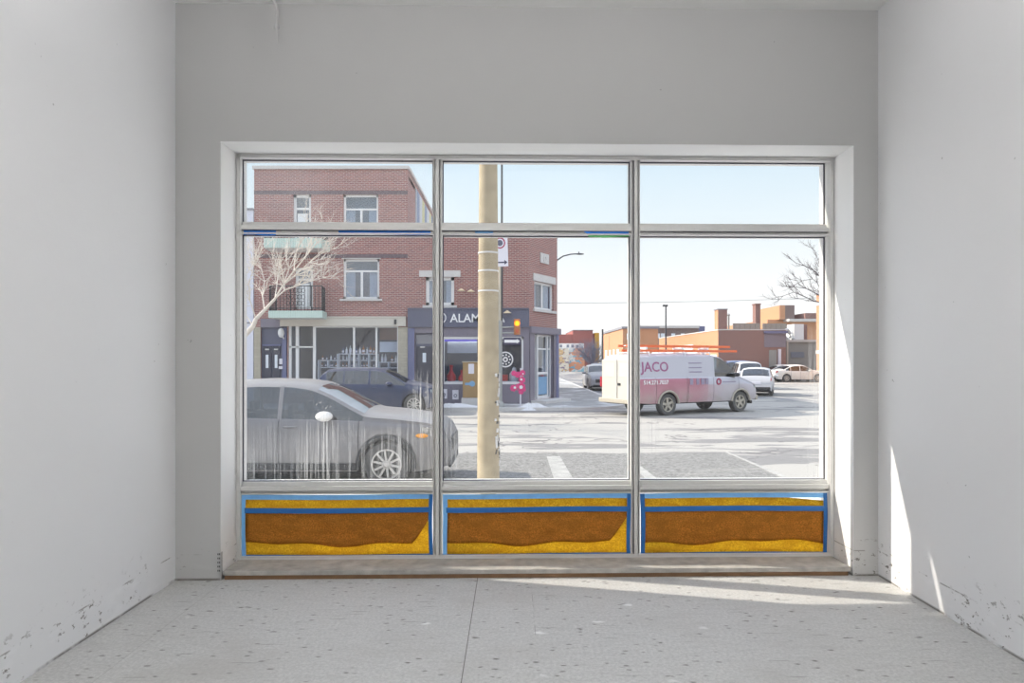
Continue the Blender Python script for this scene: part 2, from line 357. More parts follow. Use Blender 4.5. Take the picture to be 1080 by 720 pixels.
# ------------------------------------------------------------------ mesh helper
class MB:
    def __init__(s, T=None): s.v = []; s.f = []; s.T = T or Matrix()
    def add(s, vs, fs):
        b = len(s.v); s.v += [tuple(s.T @ Vector(p)) for p in vs]; s.f += [[b+i for i in f] for f in fs]; return s
    def box(s, x0, x1, y0, y1, z0, z1):
        x0, x1 = sorted((x0, x1)); y0, y1 = sorted((y0, y1)); z0, z1 = sorted((z0, z1))
        return s.add([(x0, y0, z0), (x1, y0, z0), (x1, y1, z0), (x0, y1, z0), (x0, y0, z1), (x1, y0, z1), (x1, y1, z1), (x0, y1, z1)],
                     [(0, 3, 2, 1), (4, 5, 6, 7), (0, 1, 5, 4), (1, 2, 6, 5), (2, 3, 7, 6), (3, 0, 4, 7)])
    def tube(s, pts, rad, n=8, cap=True):
        pts = [Vector(p) for p in pts]
        if not hasattr(rad, '__len__'): rad = [rad]*len(pts)
        vs = []; fs = []; up = None
        for i, p in enumerate(pts):
            d = (pts[min(i+1, len(pts)-1)]-pts[max(i-1, 0)]).normalized()
            if up is None: up = Vector((0, 0, 1)) if abs(d.z) < .9 else Vector((1, 0, 0))
            a = d.cross(up).normalized(); up2 = a.cross(d).normalized(); up = up2
            for k in range(n):
                t = 2*math.pi*k/n; vs.append(p+(a*math.cos(t)+up2*math.sin(t))*rad[i])
        for i in range(len(pts)-1):
            for k in range(n):
                fs.append((i*n+k, i*n+(k+1) % n, (i+1)*n+(k+1) % n, (i+1)*n+k))
        if cap: fs.append(tuple(range(n))[::-1]); fs.append(tuple((len(pts)-1)*n+k for k in range(n)))
        return s.add(vs, fs)
    def lathe(s, prof, c=(0, 0, 0), n=24, axis='z'):
        vs = []; fs = []
        for (r, h) in prof:
            for k in range(n):
                t = 2*math.pi*k/n; a, b = r*math.cos(t), r*math.sin(t)
                p = (a, b, h) if axis == 'z' else ((a, h, -b) if axis == 'y' else (h, a, b))
                vs.append((p[0]+c[0], p[1]+c[1], p[2]+c[2]))
        m = len(prof)
        for i in range(m-1):
            for k in range(n): fs.append((i*n+k, i*n+(k+1) % n, (i+1)*n+(k+1) % n, (i+1)*n+k))
        fs.append(tuple(range(n))[::-1]); fs.append(tuple((m-1)*n+k for k in range(n)))
        return s.add(vs, fs)
    def prism(s, poly, h0, h1, axis='y'):      # poly: 2-D points; axis 'y' -> (x,z) outline pushed along y, 'z' -> (x,y) outline pushed along z
        n = len(poly)
        mk = (lambda p, h: (p[0], h, p[1])) if axis == 'y' else ((lambda p, h: (p[0], p[1], h)) if axis == 'z' else (lambda p, h: (h, p[0], p[1])))
        vs = [mk(p, h0) for p in poly]+[mk(p, h1) for p in poly]
        fs = [tuple(range(n)), tuple(range(2*n-1, n-1, -1))]+[(i, i+n, (i+1) % n+n, (i+1) % n) for i in range(n)]
        return s.add(vs, fs)
    def ball(s, c, r, n=12, m=8):
        if not hasattr(r, '__len__'): r = (r, r, r)
        vs = [(c[0], c[1], c[2]-r[2])]; fs = []
        for i in range(1, m):
            ph = -math.pi/2+math.pi*i/m
            for k in range(n):
                t = 2*math.pi*k/n; vs.append((c[0]+r[0]*math.cos(ph)*math.cos(t), c[1]+r[1]*math.cos(ph)*math.sin(t), c[2]+r[2]*math.sin(ph)))
        vs.append((c[0], c[1], c[2]+r[2])); L = len(vs)-1
        for k in range(n): fs.append((0, 1+(k+1) % n, 1+k)); fs.append((L, L-n+k, L-n+(k+1) % n))
        for i in range(m-2):
            for k in range(n): fs.append((1+i*n+k, 1+i*n+(k+1) % n, 1+(i+1)*n+(k+1) % n, 1+(i+1)*n+k))
        return s.add(vs, fs)
    def ring(s, c, r0, r1, h0, h1, n=28, sx=1.0):   # flat ring facing -y, depth h0..h1
        for k in range(n):
            a, b = 2*math.pi*k/n, 2*math.pi*(k+1)/n
            q = [(c[0]+sx*r*math.cos(t), c[1]+r*math.sin(t)) for (r, t) in ((r0, a), (r1, a), (r1, b), (r0, b))]
            s.prism(q, h0, h1)
        return s
    def holed(s, x0, x1, z0, z1, holes, y0, y1):   # wall slab with rectangular openings
        xs = sorted({x0, x1, *[min(max(h[i], x0), x1) for h in holes for i in (0, 1)]}); zs = sorted({z0, z1, *[min(max(h[i], z0), z1) for h in holes for i in (2, 3)]})
        nx, nz = len(xs)-1, len(zs)-1
        solid = [[not any(h[0]-1e-6 <= xs[i] and xs[i+1] <= h[1]+1e-6 and h[2]-1e-6 <= zs[j] and zs[j+1] <= h[3]+1e-6 for h in holes) for j in range(nz)] for i in range(nx)]
        sol = lambda i, j: 0 <= i < nx and 0 <= j < nz and solid[i][j]
        for i in range(nx):
            for j in range(nz):
                if not solid[i][j]: continue
                a, b, c, d = xs[i], xs[i+1], zs[j], zs[j+1]
                s.add([(a, y0, c), (b, y0, c), (b, y0, d), (a, y0, d)], [(0, 1, 2, 3)])
                s.add([(a, y1, c), (b, y1, c), (b, y1, d), (a, y1, d)], [(3, 2, 1, 0)])
                if not sol(i-1, j): s.add([(a, y0, c), (a, y0, d), (a, y1, d), (a, y1, c)], [(0, 1, 2, 3)])
                if not sol(i+1, j): s.add([(b, y0, c), (b, y1, c), (b, y1, d), (b, y0, d)], [(0, 1, 2, 3)])
                if not sol(i, j-1): s.add([(a, y0, c), (a, y1, c), (b, y1, c), (b, y0, c)], [(0, 1, 2, 3)])
                if not sol(i, j+1): s.add([(a, y0, d), (b, y0, d), (b, y1, d), (a, y1, d)], [(0, 1, 2, 3)])
        return s
    def build(s, name, m, parent=None, smooth=False, bevel=0, world=True):
        me = bpy.data.meshes.new(name)
        me.from_pydata(s.v, [], s.f); me.update()
        bm = bmesh.new(); bm.from_mesh(me); bmesh.ops.remove_doubles(bm, verts=bm.verts, dist=1e-5)
        bmesh.ops.recalc_face_normals(bm, faces=bm.faces); bm.to_mesh(me); bm.free()
        me.materials.append(M[m] if isinstance(m, str) else m)
        if smooth:
            for p in me.polygons: p.use_smooth = True
            try: me.set_sharp_from_angle(angle=math.radians(38))
            except Exception: pass
        o = bpy.data.objects.new(name, me); COL.objects.link(o)
        if bevel:
            b = o.modifiers.new('bevel', 'BEVEL'); b.width = bevel; b.segments = 2; b.limit_method = 'ANGLE'
        if parent is not None:
            o.parent = parent
            if world: o.matrix_parent_inverse = WM[parent.name].inverted() if parent.name in WM else Matrix()
        return o
WM = {}
def tag(o, label=None, cat=None, group=None, kind=None):
    if label: o['label'] = label
    if cat: o['category'] = cat
    if group: o['group'] = group
    if kind: o['kind'] = kind
    return o
def thing(name, label, cat, loc=(0, 0, 0), rz=0, group=None, kind=None):
    o = bpy.data.objects.new(name, None); COL.objects.link(o); o.empty_display_size = .2
    o.location = loc; o.rotation_euler = (0, 0, rz)
    WM[o.name] = Matrix.Translation(loc) @ Matrix.Rotation(rz, 4, 'Z')
    return tag(o, label, cat, group, kind)
def copy_tree(o, parent=None):
    c = o.copy(); COL.objects.link(c)
    if parent is not None: c.parent = parent
    for ch in [x for x in bpy.data.objects if x.parent == o]: copy_tree(ch, c)
    return c
def struct(name, mb, m, parent=None, **k):
    o = mb.build(name, m, parent, **k); tag(o, kind='structure'); return o
def text_mb(txt, size, T, depth=.01, sx=1.0, bold=0.0):
    cu = bpy.data.curves.new('txt', 'FONT'); cu.body = txt; cu.size = size; cu.extrude = depth/2; cu.resolution_u = 3; cu.offset = bold
    o = bpy.data.objects.new('txt', cu); COL.objects.link(o)
    dg = bpy.context.evaluated_depsgraph_get(); dg.update()
    me = bpy.data.meshes.new_from_object(o.evaluated_get(dg))
    w = max(v.co.x for v in me.vertices)-min(v.co.x for v in me.vertices); x0 = min(v.co.x for v in me.vertices)
    mb = MB(T); mb.add([((v.co.x-x0)*sx, -v.co.z, v.co.y) for v in me.vertices], [list(p.vertices) for p in me.polygons])
    bpy.data.objects.remove(o); bpy.data.curves.remove(cu); bpy.data.meshes.remove(me)
    return mb, w*sx

# ------------------------------------------------------------------ camera, light, sky
cam = bpy.data.cameras.new('camera'); co = bpy.data.objects.new('camera', cam); COL.objects.link(co)
cam.sensor_width = 36; cam.lens = F/1080*36; cam.shift_y = (HY-360)/1080; cam.clip_start = .05; cam.clip_end = 600
co.location = (0, 0, EYE); co.rotation_euler = (math.radians(90), 0, 0); S.camera = co
S.view_settings.view_transform = 'Standard'; S.view_settings.look = 'None'; S.view_settings.gamma = 1; S.view_settings.use_curve_mapping = False
S.view_settings.exposure = 0
SUN = Vector((-.972, .2369, .65)).normalized()
sl = bpy.data.lights.new('sun', 'SUN'); so = bpy.data.objects.new('sun', sl); COL.objects.link(so)
sl.energy = 6.4; sl.angle = math.radians(.55); sl.color = (1, .93, .81); so.rotation_euler = SUN.to_track_quat('Z', 'Y').to_euler(); so.location = (-20, 10, 20)
w = bpy.data.worlds.new('sky'); S.world = w; w.use_nodes = True; nt = w.node_tree; nt.nodes.clear()
bg = nt.nodes.new('ShaderNodeBackground'); wo = nt.nodes.new('ShaderNodeOutputWorld'); tc = nt.nodes.new('ShaderNodeTexCoord'); sp = nt.nodes.new('ShaderNodeSeparateXYZ')
rp = nt.nodes.new('ShaderNodeValToRGB'); nt.links.new(tc.outputs['Generated'], sp.inputs[0]); nt.links.new(sp.outputs[2], rp.inputs[0])
e = rp.color_ramp.elements; e[0].position = 0; e[0].color = (1.12, 1.11, 1.09, 1); e[1].position = .9; e[1].color = (1.05, 1.2, 1.5, 1)
for p, c in ((.10, (1.03, 1.05, 1.06, 1)), (.19, (.86, .965, 1.02, 1)), (.30, (.68, .855, .985, 1)), (.5, (1.15, 1.28, 1.5, 1))):
    q = e.new(p); q.color = c
nt.links.new(rp.outputs[0], bg.inputs[0]); nt.links.new(bg.outputs[0], wo.inputs[0]); bg.inputs[1].default_value = 1.0
# unseen fill lights added to brighten the room
for (x, y, en) in ((-1.0, 1.2, 48), (1.0, 1.2, 48), (-1.0, -2.0, 48), (1.0, -2.0, 48)):
    al = bpy.data.lights.new('fill_light', 'AREA'); al.shape = 'RECTANGLE'; al.size = .5; al.size_y = 2.4; al.energy = en; al.color = (1, .985, .97)
    ao = bpy.data.objects.new('fill_light', al); COL.objects.link(ao); ao.location = (x, y, 3.0); ao.rotation_euler = (math.pi, 0, 0)      # hung below the ceiling and shining up at it

# ------------------------------------------------------------------ room
XL, XR, ZC = -2.285, 2.54, 3.92
PHI = math.atan(.0213); Y0 = 4.683
WT = Matrix.Translation((0, Y0, 0)) @ Matrix.Rotation(PHI, 4, 'Z')     # local (u, depth, z) of the front wall
def wu(px, d):      # pixel column -> u on the plane at depth d
    k = (px-CX)/F; Y = (Y0+d)/(1-.0213*k); return k*Y/math.cos(PHI)
def wy(px, d): return (Y0+d)/(1-.0213*(px-CX)/F)
def wz(px, py, d): return EYE-(py-HY)/F*wy(px, d)
struct('floor', MB().box(XL-.02, XR+.02, -5, 4.97, -.10, 0), 'floor')
struct('ceiling', MB().box(XL-.02, XR+.02, -5, 5.0, ZC, ZC+.15), 'ceil')
struct('wall_left', MB().box(XL-.15, XL, -5, 5.0, -.1, ZC+.1), 'wall_l')
struct('wall_right', MB().box(XR, XR+.15, -5, 5.0, -.1, ZC+.1), 'wall_r')
struct('wall_back', MB().box(XL-.1, XR+.1, -5.15, -5, -.1, ZC+.1), 'wall_l')
OL, OR, OT = wu(233, 0), wu(900, 0), 2.98
RD = .27
wf = MB(WT).holed(-2.45, 2.70, -.35, 4.05, [(OL-.004, OR+.004, -.02, OT+.004)], 0, .46)
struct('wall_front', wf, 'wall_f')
M['reveal'] = painted_wall('lightened window reveal', (.86, .86, .855, 1), 'x', .8)  # paler copy of the wall paint, window light put into the colour
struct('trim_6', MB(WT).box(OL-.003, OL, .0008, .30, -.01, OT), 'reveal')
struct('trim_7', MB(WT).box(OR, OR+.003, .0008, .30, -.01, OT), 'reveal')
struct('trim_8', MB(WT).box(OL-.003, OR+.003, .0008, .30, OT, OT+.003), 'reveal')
# metal corner beads showing at the foot of the two piers
struct('trim_1', MB(WT).box(OL-.028, OL+.001, -.003, -.0005, .02, .19).box(OL-.002, OL+.004, -.003, .02, 0, .19), 'steel')
dots = MB(WT)
for k in range(5): dots.box(OL-.021, OL-.015, -.0045, -.003, .06+.028*k, .072+.028*k); dots.box(OL-.010, OL-.004, -.0045, -.003, .06+.028*k, .072+.028*k)
struct('trim_2', dots, 'black')
# sill board
sb = MB(WT); sb.box(OL+.012, OR-.012, .005, RD+.02, .028, .060)
struct('trim_3', sb, 'sill', bevel=.004)
struct('trim_4', MB(WT).box(OL+.02, OR-.03, .012, RD, -.0005, .028), 'rawwood')
# unseen sun blocker added above the window, outline bent to trim the sunlight
struct('sun_blocker', MB().prism([(-2.7, 5.06), (-2.25, 5.11), (-1.62, 5.24), (-.86, 5.345), (.2, 5.36), (1.1, 5.27), (2.75, 5.25), (2.75, 5.19), (-2.7, 5.05)], 3.2, 3.75, 'z'), 'slate_g')

# ------------------------------------------------------------------ shop window
FD = RD; GD = .345                                     # frame face, glass
win = thing('window_1', None, None, (0, Y0+FD, 0), 0, None, 'structure')
uL, uR = OL+.004, OR-.004
zt0 = OT-.002; zb0 = .058
vm = [(wu(462, FD)), (wu(671.5, FD))]                 # mullion centres
rails = [wz(540, 240.5, FD), wz(540, 514.5, FD)]
def bar(mb, u0, u1, z0, z1, horiz, back=.42):
    mb.box(u0, u1, FD+.034, back, z0, z1)
    if horiz:
        c = (z0+z1)/2; h = (z1-z0); mb.box(u0, u1, FD+.006, FD+.03, c-h*.18, c+h*.18); mb.box(u0, u1, FD+.012, FD+.03, z0+h*.0, z0+h*.10)
    else:
        c = (u0+u1)/2; h = (u1-u0); mb.box(c-h*.18, c+h*.18, FD, FD+.03, z0, z1); mb.box(u0, u0+h*.10, FD+.012, FD+.03, z0, z1); mb.box(u1-h*.10, u1, FD+.012, FD+.03, z0, z1)
fr = MB(WT)
gl = wu(257.5, GD); gr = wu(870, GD); gt = wz(540, 170.5, GD)
fr.box(uL, gl, FD+.022, .42, zb0, zt0); fr.box(uL, uL+.028, FD-.006, FD+.03, zb0, zt0); fr.box(gl-.014, gl-.002, FD+.010, FD+.03, zb0, zt0)
fr.box(gr, uR, FD+.022, .42, zb0, zt0); fr.box(uR-.028, uR, FD-.006, FD+.03, zb0, zt0); fr.box(gr+.002, gr+.014, FD+.010, FD+.03, zb0, zt0)
fr.box(gl, gr, FD+.022, .42, gt, zt0); fr.box(uL, uR, FD-.006, FD+.03, zt0-.026, zt0); fr.box(gl, gr, FD+.010, FD+.03, gt+.004, gt+.016)
pbz = wz(540, 585.5, GD)
fr.box(gl, gr, FD+.022, .42, zb0, pbz); fr.box(uL, uR, FD-.004, FD+.03, zb0, zb0+.024)
struct('frame', fr, 'alu', win, bevel=.0015)
mw = .066
for u in vm:
    mb = MB(WT); bar(mb, u-mw/2, u+mw/2, zb0+.02, zt0-.02, False); struct('mullion', mb, 'alu', win, bevel=.0015)
    gv = MB(WT).box(u-mw*.215, u-mw*.18, FD+.010, FD+.036, zb0+.02, zt0-.02).box(u+mw*.18, u+mw*.215, FD+.010, FD+.036, zb0+.02, zt0-.02); struct('groove_shade', gv, 'alu_dark', win)  # dark strips beside the fin stand in for recess shade
rw = [.088, .088]
cols = [(gl, vm[0]-mw/2), (vm[0]+mw/2, vm[1]-mw/2), (vm[1]+mw/2, gr)]
for r, h in zip(rails, rw):
    mb = MB(WT); bar(mb, uL+.028, vm[0]-mw/2, r-h/2, r+h/2, True); bar(mb, vm[0]+mw/2, vm[1]-mw/2, r-h/2, r+h/2, True); bar(mb, vm[1]+mw/2, uR-.028, r-h/2, r+h/2, True)
    struct('transom', mb, 'alu', win, bevel=.0015)
    gv = MB(WT)
    for (p_, q_) in ((uL+.028, vm[0]-mw/2), (vm[0]+mw/2, vm[1]-mw/2), (vm[1]+mw/2, uR-.028)): gv.box(p_, q_, FD+.012, FD+.036, r-h*.205, r-h*.18)
    struct('groove_shade', gv, 'alu_dark', win)  # dark strip under the rail fin, recess shade put into colour
rows = [(rails[0]+.044, gt), (rails[1]+.044, rails[0]-.044), (pbz, rails[1]-.044)]
gk = MB(WT)
for (a, b) in cols:
    for (c, d) in rows[:2]:
        gk.box(a, a+.008, GD-.012, GD-.004, c, d); gk.box(b-.008, b, GD-.012, GD-.004, c, d); gk.box(a, b, GD-.012, GD-.004, d-.009, d); gk.box(a, b, GD-.012, GD-.004, c, c+.006)
struct('gasket', gk, 'alu_dark', win)
def gx(px): return fx(px, 5.04)
def gz(py): return fz(py, 5.03)
Zl = [(gx(300), gz(490), .5, .25, .5, 's'), (gx(418), gz(480), .25, .3, .65, 's'), (gx(355), gz(480), .75, .38, .38, 's'), (gx(345), gz(470), .10, .30, .8, 's'), (gx(445), gz(440), .12, .42, .75, 's'), (gx(432), gz(490), .22, .22, .7, 's'), (gx(445), gz(412), .10, .10, .75, 'b'), (gx(342), gz(428), .08, .06, .7, 'b'), (gx(300), gz(470), .35, .40, .25, 's'), (gx(372), gz(462), .10, .10, .5, 'b')]
Zm = [(gx(475), gz(470), .10, .35, .45, 's'), (gx(560), gz(440), .45, .30, .10, 's')]
Zr = [(gx(862), gz(430), .10, .9, .25, 's'), (gx(690), gz(440), .06, .5, .18, 's')]
gm = [dirty_glass('drip stained glass', 0, .022, Zl), dirty_glass('clear glass', 0, .012, Zm), dirty_glass('clear glass with edge haze', 0, .012, Zr), dirty_glass('upper glass', 0, .045, [(gx(300), gz(200), .4, .3, .1, 'h')])]
for ci, (a, b) in enumerate(cols):
    for ri, (c, d) in enumerate(rows):
        m = gm[ci] if ri == 1 else (gm[3] if ci == 0 and ri == 0 else gm[1])
        struct('pane', MB(WT).box(a-.01, b+.01, GD, GD+.006, c-.01, d+.01), m, win)

# ------------------------------------------------------------------ masking paper on the three low panes
def paper(label, a, b, seed, gap=False):
    rnd = random.Random(seed); z0, z1 = rows[2]
    t = thing('masking_paper', label, 'paper cover', tuple(WT @ Vector(((a+b)/2, FD+.05, z0))), 0, 'amber paper covers over the low panes')
    d0 = FD+.052; H = z1-z0; n = 40
    def sheet(zlo, zhi, d, amp, name, m, x0=a+.012, x1=b-.012):
        vs = []; fs = []; R = 10; ph = [rnd.uniform(0, 6) for _ in range(6)]
        for i in range(n+1):
            f = i/n; u = x0+(x1-x0)*f
            for j in range(R+1):
                g = j/R; lo, hi = zlo(f), zhi(f); z = lo+(hi-lo)*g
                wv = amp*math.sin(math.pi*g)*(math.sin(f*9+g*4+ph[0])+.6*math.sin(f*21-g*6+ph[1])+.4*math.sin(f*37+g*9+ph[2]))*.5*min(1, 8*f, 8*(1-f))
                vs.append((u, d-abs(wv)-.0, z))
        for i in range(n):
            for j in range(R): p = i*(R+1)+j; fs.append((p, p+R+1, p+R+2, p+1))
        o = MB(WT).add(vs, fs).build(name, m, t, smooth=True)
        sm = o.modifiers.new('thick', 'SOLIDIFY'); sm.thickness = .0006
        return o
    cut = (lambda f: z1-.012-(.055*max(0, f-.55)/.45 if gap else 0))
    sheet(lambda f: z0+.012, cut, d0, .016, 'paper_sheet', 'gold')
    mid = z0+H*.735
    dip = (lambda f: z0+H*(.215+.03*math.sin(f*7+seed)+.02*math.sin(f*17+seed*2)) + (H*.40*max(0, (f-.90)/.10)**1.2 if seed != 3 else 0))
    o = sheet(dip, lambda f: mid, d0-.017, .014, 'brown_layer', 'umber', a+.03, b-.02); o['label'] = 'darker brown sheet with a wavy lower edge'  # second sheet over the amber one, browner, lower edge wavy
    def strip(u0, u1, zz0, zz1, m, dd=.018, tw=0):
        q = MB(WT); nn = 14; vs = []; fs = []
        vert = (zz1-zz0) > (u1-u0)
        for i in range(nn+1):
            f = i/nn; wob = .003*math.sin(f*5+seed+u0*9)
            if vert: z = zz0+(zz1-zz0)*f; vs += [(u0+wob+tw*(1-f), d0-dd-.012, z), (u1+wob+tw*(1-f)*.4, d0-dd-.012, z)]
            else: u = u0+(u1-u0)*f; vs += [(u, d0-dd-.012, zz0+wob), (u, d0-dd-.012, zz1+wob)]
        for i in range(nn): fs.append((2*i, 2*i+1, 2*i+3, 2*i+2))
        o = q.add(vs, fs).build('tape_strip', m, t); sm = o.modifiers.new('thick', 'SOLIDIFY'); sm.thickness = .0004
        return o
    strip(a+.005, b-.005, z1-.038, z1-.002, 'tape_l', .017)
    strip(a+.030, b-.012, mid-.012, mid+.026, 'tape', .0205)
    strip(a+.002, b-.004, z0+.001, z0+.030, 'tape', .0185)
    strip(a+.002, a+.036, z0+.006, z1-.004, 'tape_l' if seed != 3 else 'tape', .0190, .008)
    strip(b-.030, b-.002, z0+.006, z1-.004, 'tape', .0192)
    return t
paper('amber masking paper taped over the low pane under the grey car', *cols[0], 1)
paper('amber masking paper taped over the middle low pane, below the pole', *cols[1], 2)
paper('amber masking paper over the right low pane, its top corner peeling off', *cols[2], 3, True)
def tape_piece(label, px0, px1, py0, py1, m, sk=0.0):
    d = FD+.030; c = MB(WT)
    u0, u1 = wu(px0, d), wu(px1, d); z0, z1 = wz((px0+px1)/2, py1, d), wz((px0+px1)/2, py0, d)
    n = 8; vs = []; fs = []
    for i in range(n+1):
        f = i/n; u = u0+(u1-u0)*f; wv = .004*math.sin(f*6+px0); vs += [(u+sk*(1-f)*(.5 if f < .5 else .2), d-.001*math.sin(f*9), z0+wv), (u, d, z1)]
    for i in range(n): fs.append((2*i, 2*i+1, 2*i+3, 2*i+2))
    o = c.add(vs, fs).build('tape_strip', m); sm = o.modifiers.new('thick', 'SOLIDIFY'); sm.thickness = .0006; sm.offset = 1
    return tag(o, label, 'tape')
tape_piece('short blue tape at the top left corner of the left pane', 258, 292, 242.8, 247.8, 'tape_b')
tape_piece('long blue tape along the left pane top, right half', 358, 455, 242.8, 247.2, 'tape_b')
tape_piece('small blue tape scrap on the pane top in front of the pole', 502, 521, 242.8, 247.3, 'tape_l')
tape_piece('green tape hanging at the middle pane top right corner', 618, 664, 243.0, 250, 'tape_g', .05)
d = FD+.019; u0, u1 = wu(611, d), wu(664, d)
zq = wz(640, 240.5, d)
o = MB(WT).prism([(u0, zq), (u1, zq), (u1, zq-.042), (u0+.06, zq-.040)], d, d+.001).build('tape_strip', 'tape_b'); tag(o, 'blue tape over the transom above the green tape', 'tape')

# cable end hanging from the ceiling
hp = thing('hanging_cable', 'white cable end with a tie hanging from the ceiling near front wall', 'cable', (fx(289, 4.45), 4.45, ZC))
cy = 4.45; P = lambda a, b: (fx(a, cy), cy, fz(b, cy))
top = (fx(288, cy), cy, ZC)
MB().tube([top, P(288.5, 1), P(291, 6), P(292, 14), P(292, 27)], [.012, .012, .011, .010, .010], 10).build('cable', 'cable', hp, smooth=True)
MB().tube([P(292, 26.5), P(292, 30)], [.016, .016], 10).box(fx(289.4, cy), fx(294.6, cy), cy-.004, cy+.004, fz(28.9, cy), fz(27.7, cy)).build('cable_tie', 'steel', hp)
MB().tube([P(292, 30), P(292, 38), P(292.3, 45)], [.010, .008, .0015], 10).build('wire_tip', 'cable', hp, smooth=True)
MB().lathe([(.03, -.012), (.03, 0)], (top[0], cy, ZC-.0005), 16).build('ceiling_rose', 'cable', hp)
# (the outdoor part follows)
# ------------------------------------------------------------------ street
struct('road', MB().box(-70, 120, 9.55, 260, ZS-.1, ZS), 'road')
struct('sidewalk_near', MB().box(-40, 60, 5.13, 9.5, ZS-.1, ZS+.10), 'bounce_white')  # unseen walk whitened to bounce sunlight up onto the window soffit
fs = MB(); KX = 4.45
pts = [(-60, 25.7)]+[(KX-2.5+2.5*math.sin(t), 28.2-2.5*math.cos(t)) for t in [math.pi/2*k/8 for k in range(9)]]+[(KX, 105), (-60, 105)]
struct('sidewalk_far', fs.prism(pts, ZS-.08, ZS+.10, 'z'), 'walk')
pts2 = [(-60, 25.5)]+[(KX-2.5+2.68*math.sin(t), 28.2-2.68*math.cos(t)) for t in [math.pi/2*k/8 for k in range(9)]]+[(KX+.18, 105), (KX, 105)]+[(KX-2.5+2.5*math.sin(t), 28.2-2.5*math.cos(t)) for t in [math.pi/2*k/8 for k in range(8, -1, -1)]]+[(-60, 25.7)]
struct('kerb', fs.__class__().prism(pts2, ZS-.08, ZS+.102, 'z'), 'concrete_l')
for i, (x0, x1, y0, y1) in enumerate(((.66, .99, 9.7, 13.4), (2.12, 2.34, 9.7, 12.2), (4.36, 4.48, 9.7, 14.0))):
    o = MB().prism([(x0, y0), (x1, y0), (x1-.05, y1), (x0+.02, y1)], ZS, ZS+.004, 'z').build('crosswalk_stripe', 'stripe'); tag(o, kind='structure')
rnd = random.Random(3)
def snow(label, cx, cy, rx, ry, h):
    mb = MB(); n = 22; R = 6; vs = [(cx, cy, ZS+h+.08)]; fs = []
    for j in range(1, R+1):
        f = j/R
        for k in range(n):
            t = 2*math.pi*k/n; q = 1+.22*math.sin(3*t+cx)+.12*math.sin(7*t+cy)
            vs.append((cx+rx*f*q*math.cos(t), cy+ry*f*q*math.sin(t), ZS-.02+(h+.1)*(1-f**1.6)*(1+.2*math.sin(5*t+f*7))))
    for k in range(n): fs.append((0, 1+k, 1+(k+1) % n))
    for j in range(R-1):
        for k in range(n): fs.append((1+j*n+k, 1+(j+1)*n+k, 1+(j+1)*n+(k+1) % n, 1+j*n+(k+1) % n))
    tag(mb.add(vs, fs).build('snow_patch', 'snow', smooth=True), label, 'snow', None, 'stuff')
snow('low heap of grimy snow on the kerb right of the pole', .75, 25.75, .8, .28, .16)
snow('long low bank of grimy snow along the kerb below the brown cabinet', -2.2, 25.9, 1.7, .3, .14)

# ------------------------------------------------------------------ concrete pole
py_, pr = 9.25, .150
px_ = fx(515, py_)
pl = thing('utility_pole', 'cream concrete utility pole standing at the near kerb in the middle pane', 'pole', (px_, py_, ZS+.08))
H = 7.5
MB().lathe([(pr*1.02, ZS+.08), (pr*.985, .6), (pr*.93, 2.0), (pr*.80, 4.5), (pr*.62, H)], (px_, py_, 0), 32).build('shaft', 'pole', pl, smooth=True)
for yy in (267, 286, 307):
    z = fz(yy, py_); r = pr*.90
    MB().lathe([(r*.96, z-.012), (r+.006, z-.010), (r+.006, z+.010), (r*.96, z+.012)], (px_, py_, 0), 32).build('band', 'concrete_l', pl, smooth=True)
# torn paper and old staples down the right side
rr = random.Random(5)
for k in range(26):
    a = math.radians(rr.uniform(-50, -8)); z = fz(rr.uniform(395, 490), py_); r = pr*1.0; w_ = rr.uniform(.004, .016); h_ = rr.uniform(.01, .06)
    c, s_ = math.cos(a), math.sin(a); q = MB(Matrix.Translation((px_+c*r*.985, py_+s_*r*.985, z)) @ Matrix.Rotation(a+math.pi/2, 4, 'Z') @ Matrix.Rotation(rr.uniform(-.3, .3), 4, 'Y'))
    q.box(-w_, w_, -.012, .006, -h_, h_); q.build('torn_paper', 'concrete_l' if k % 3 else 'cab_d', pl)

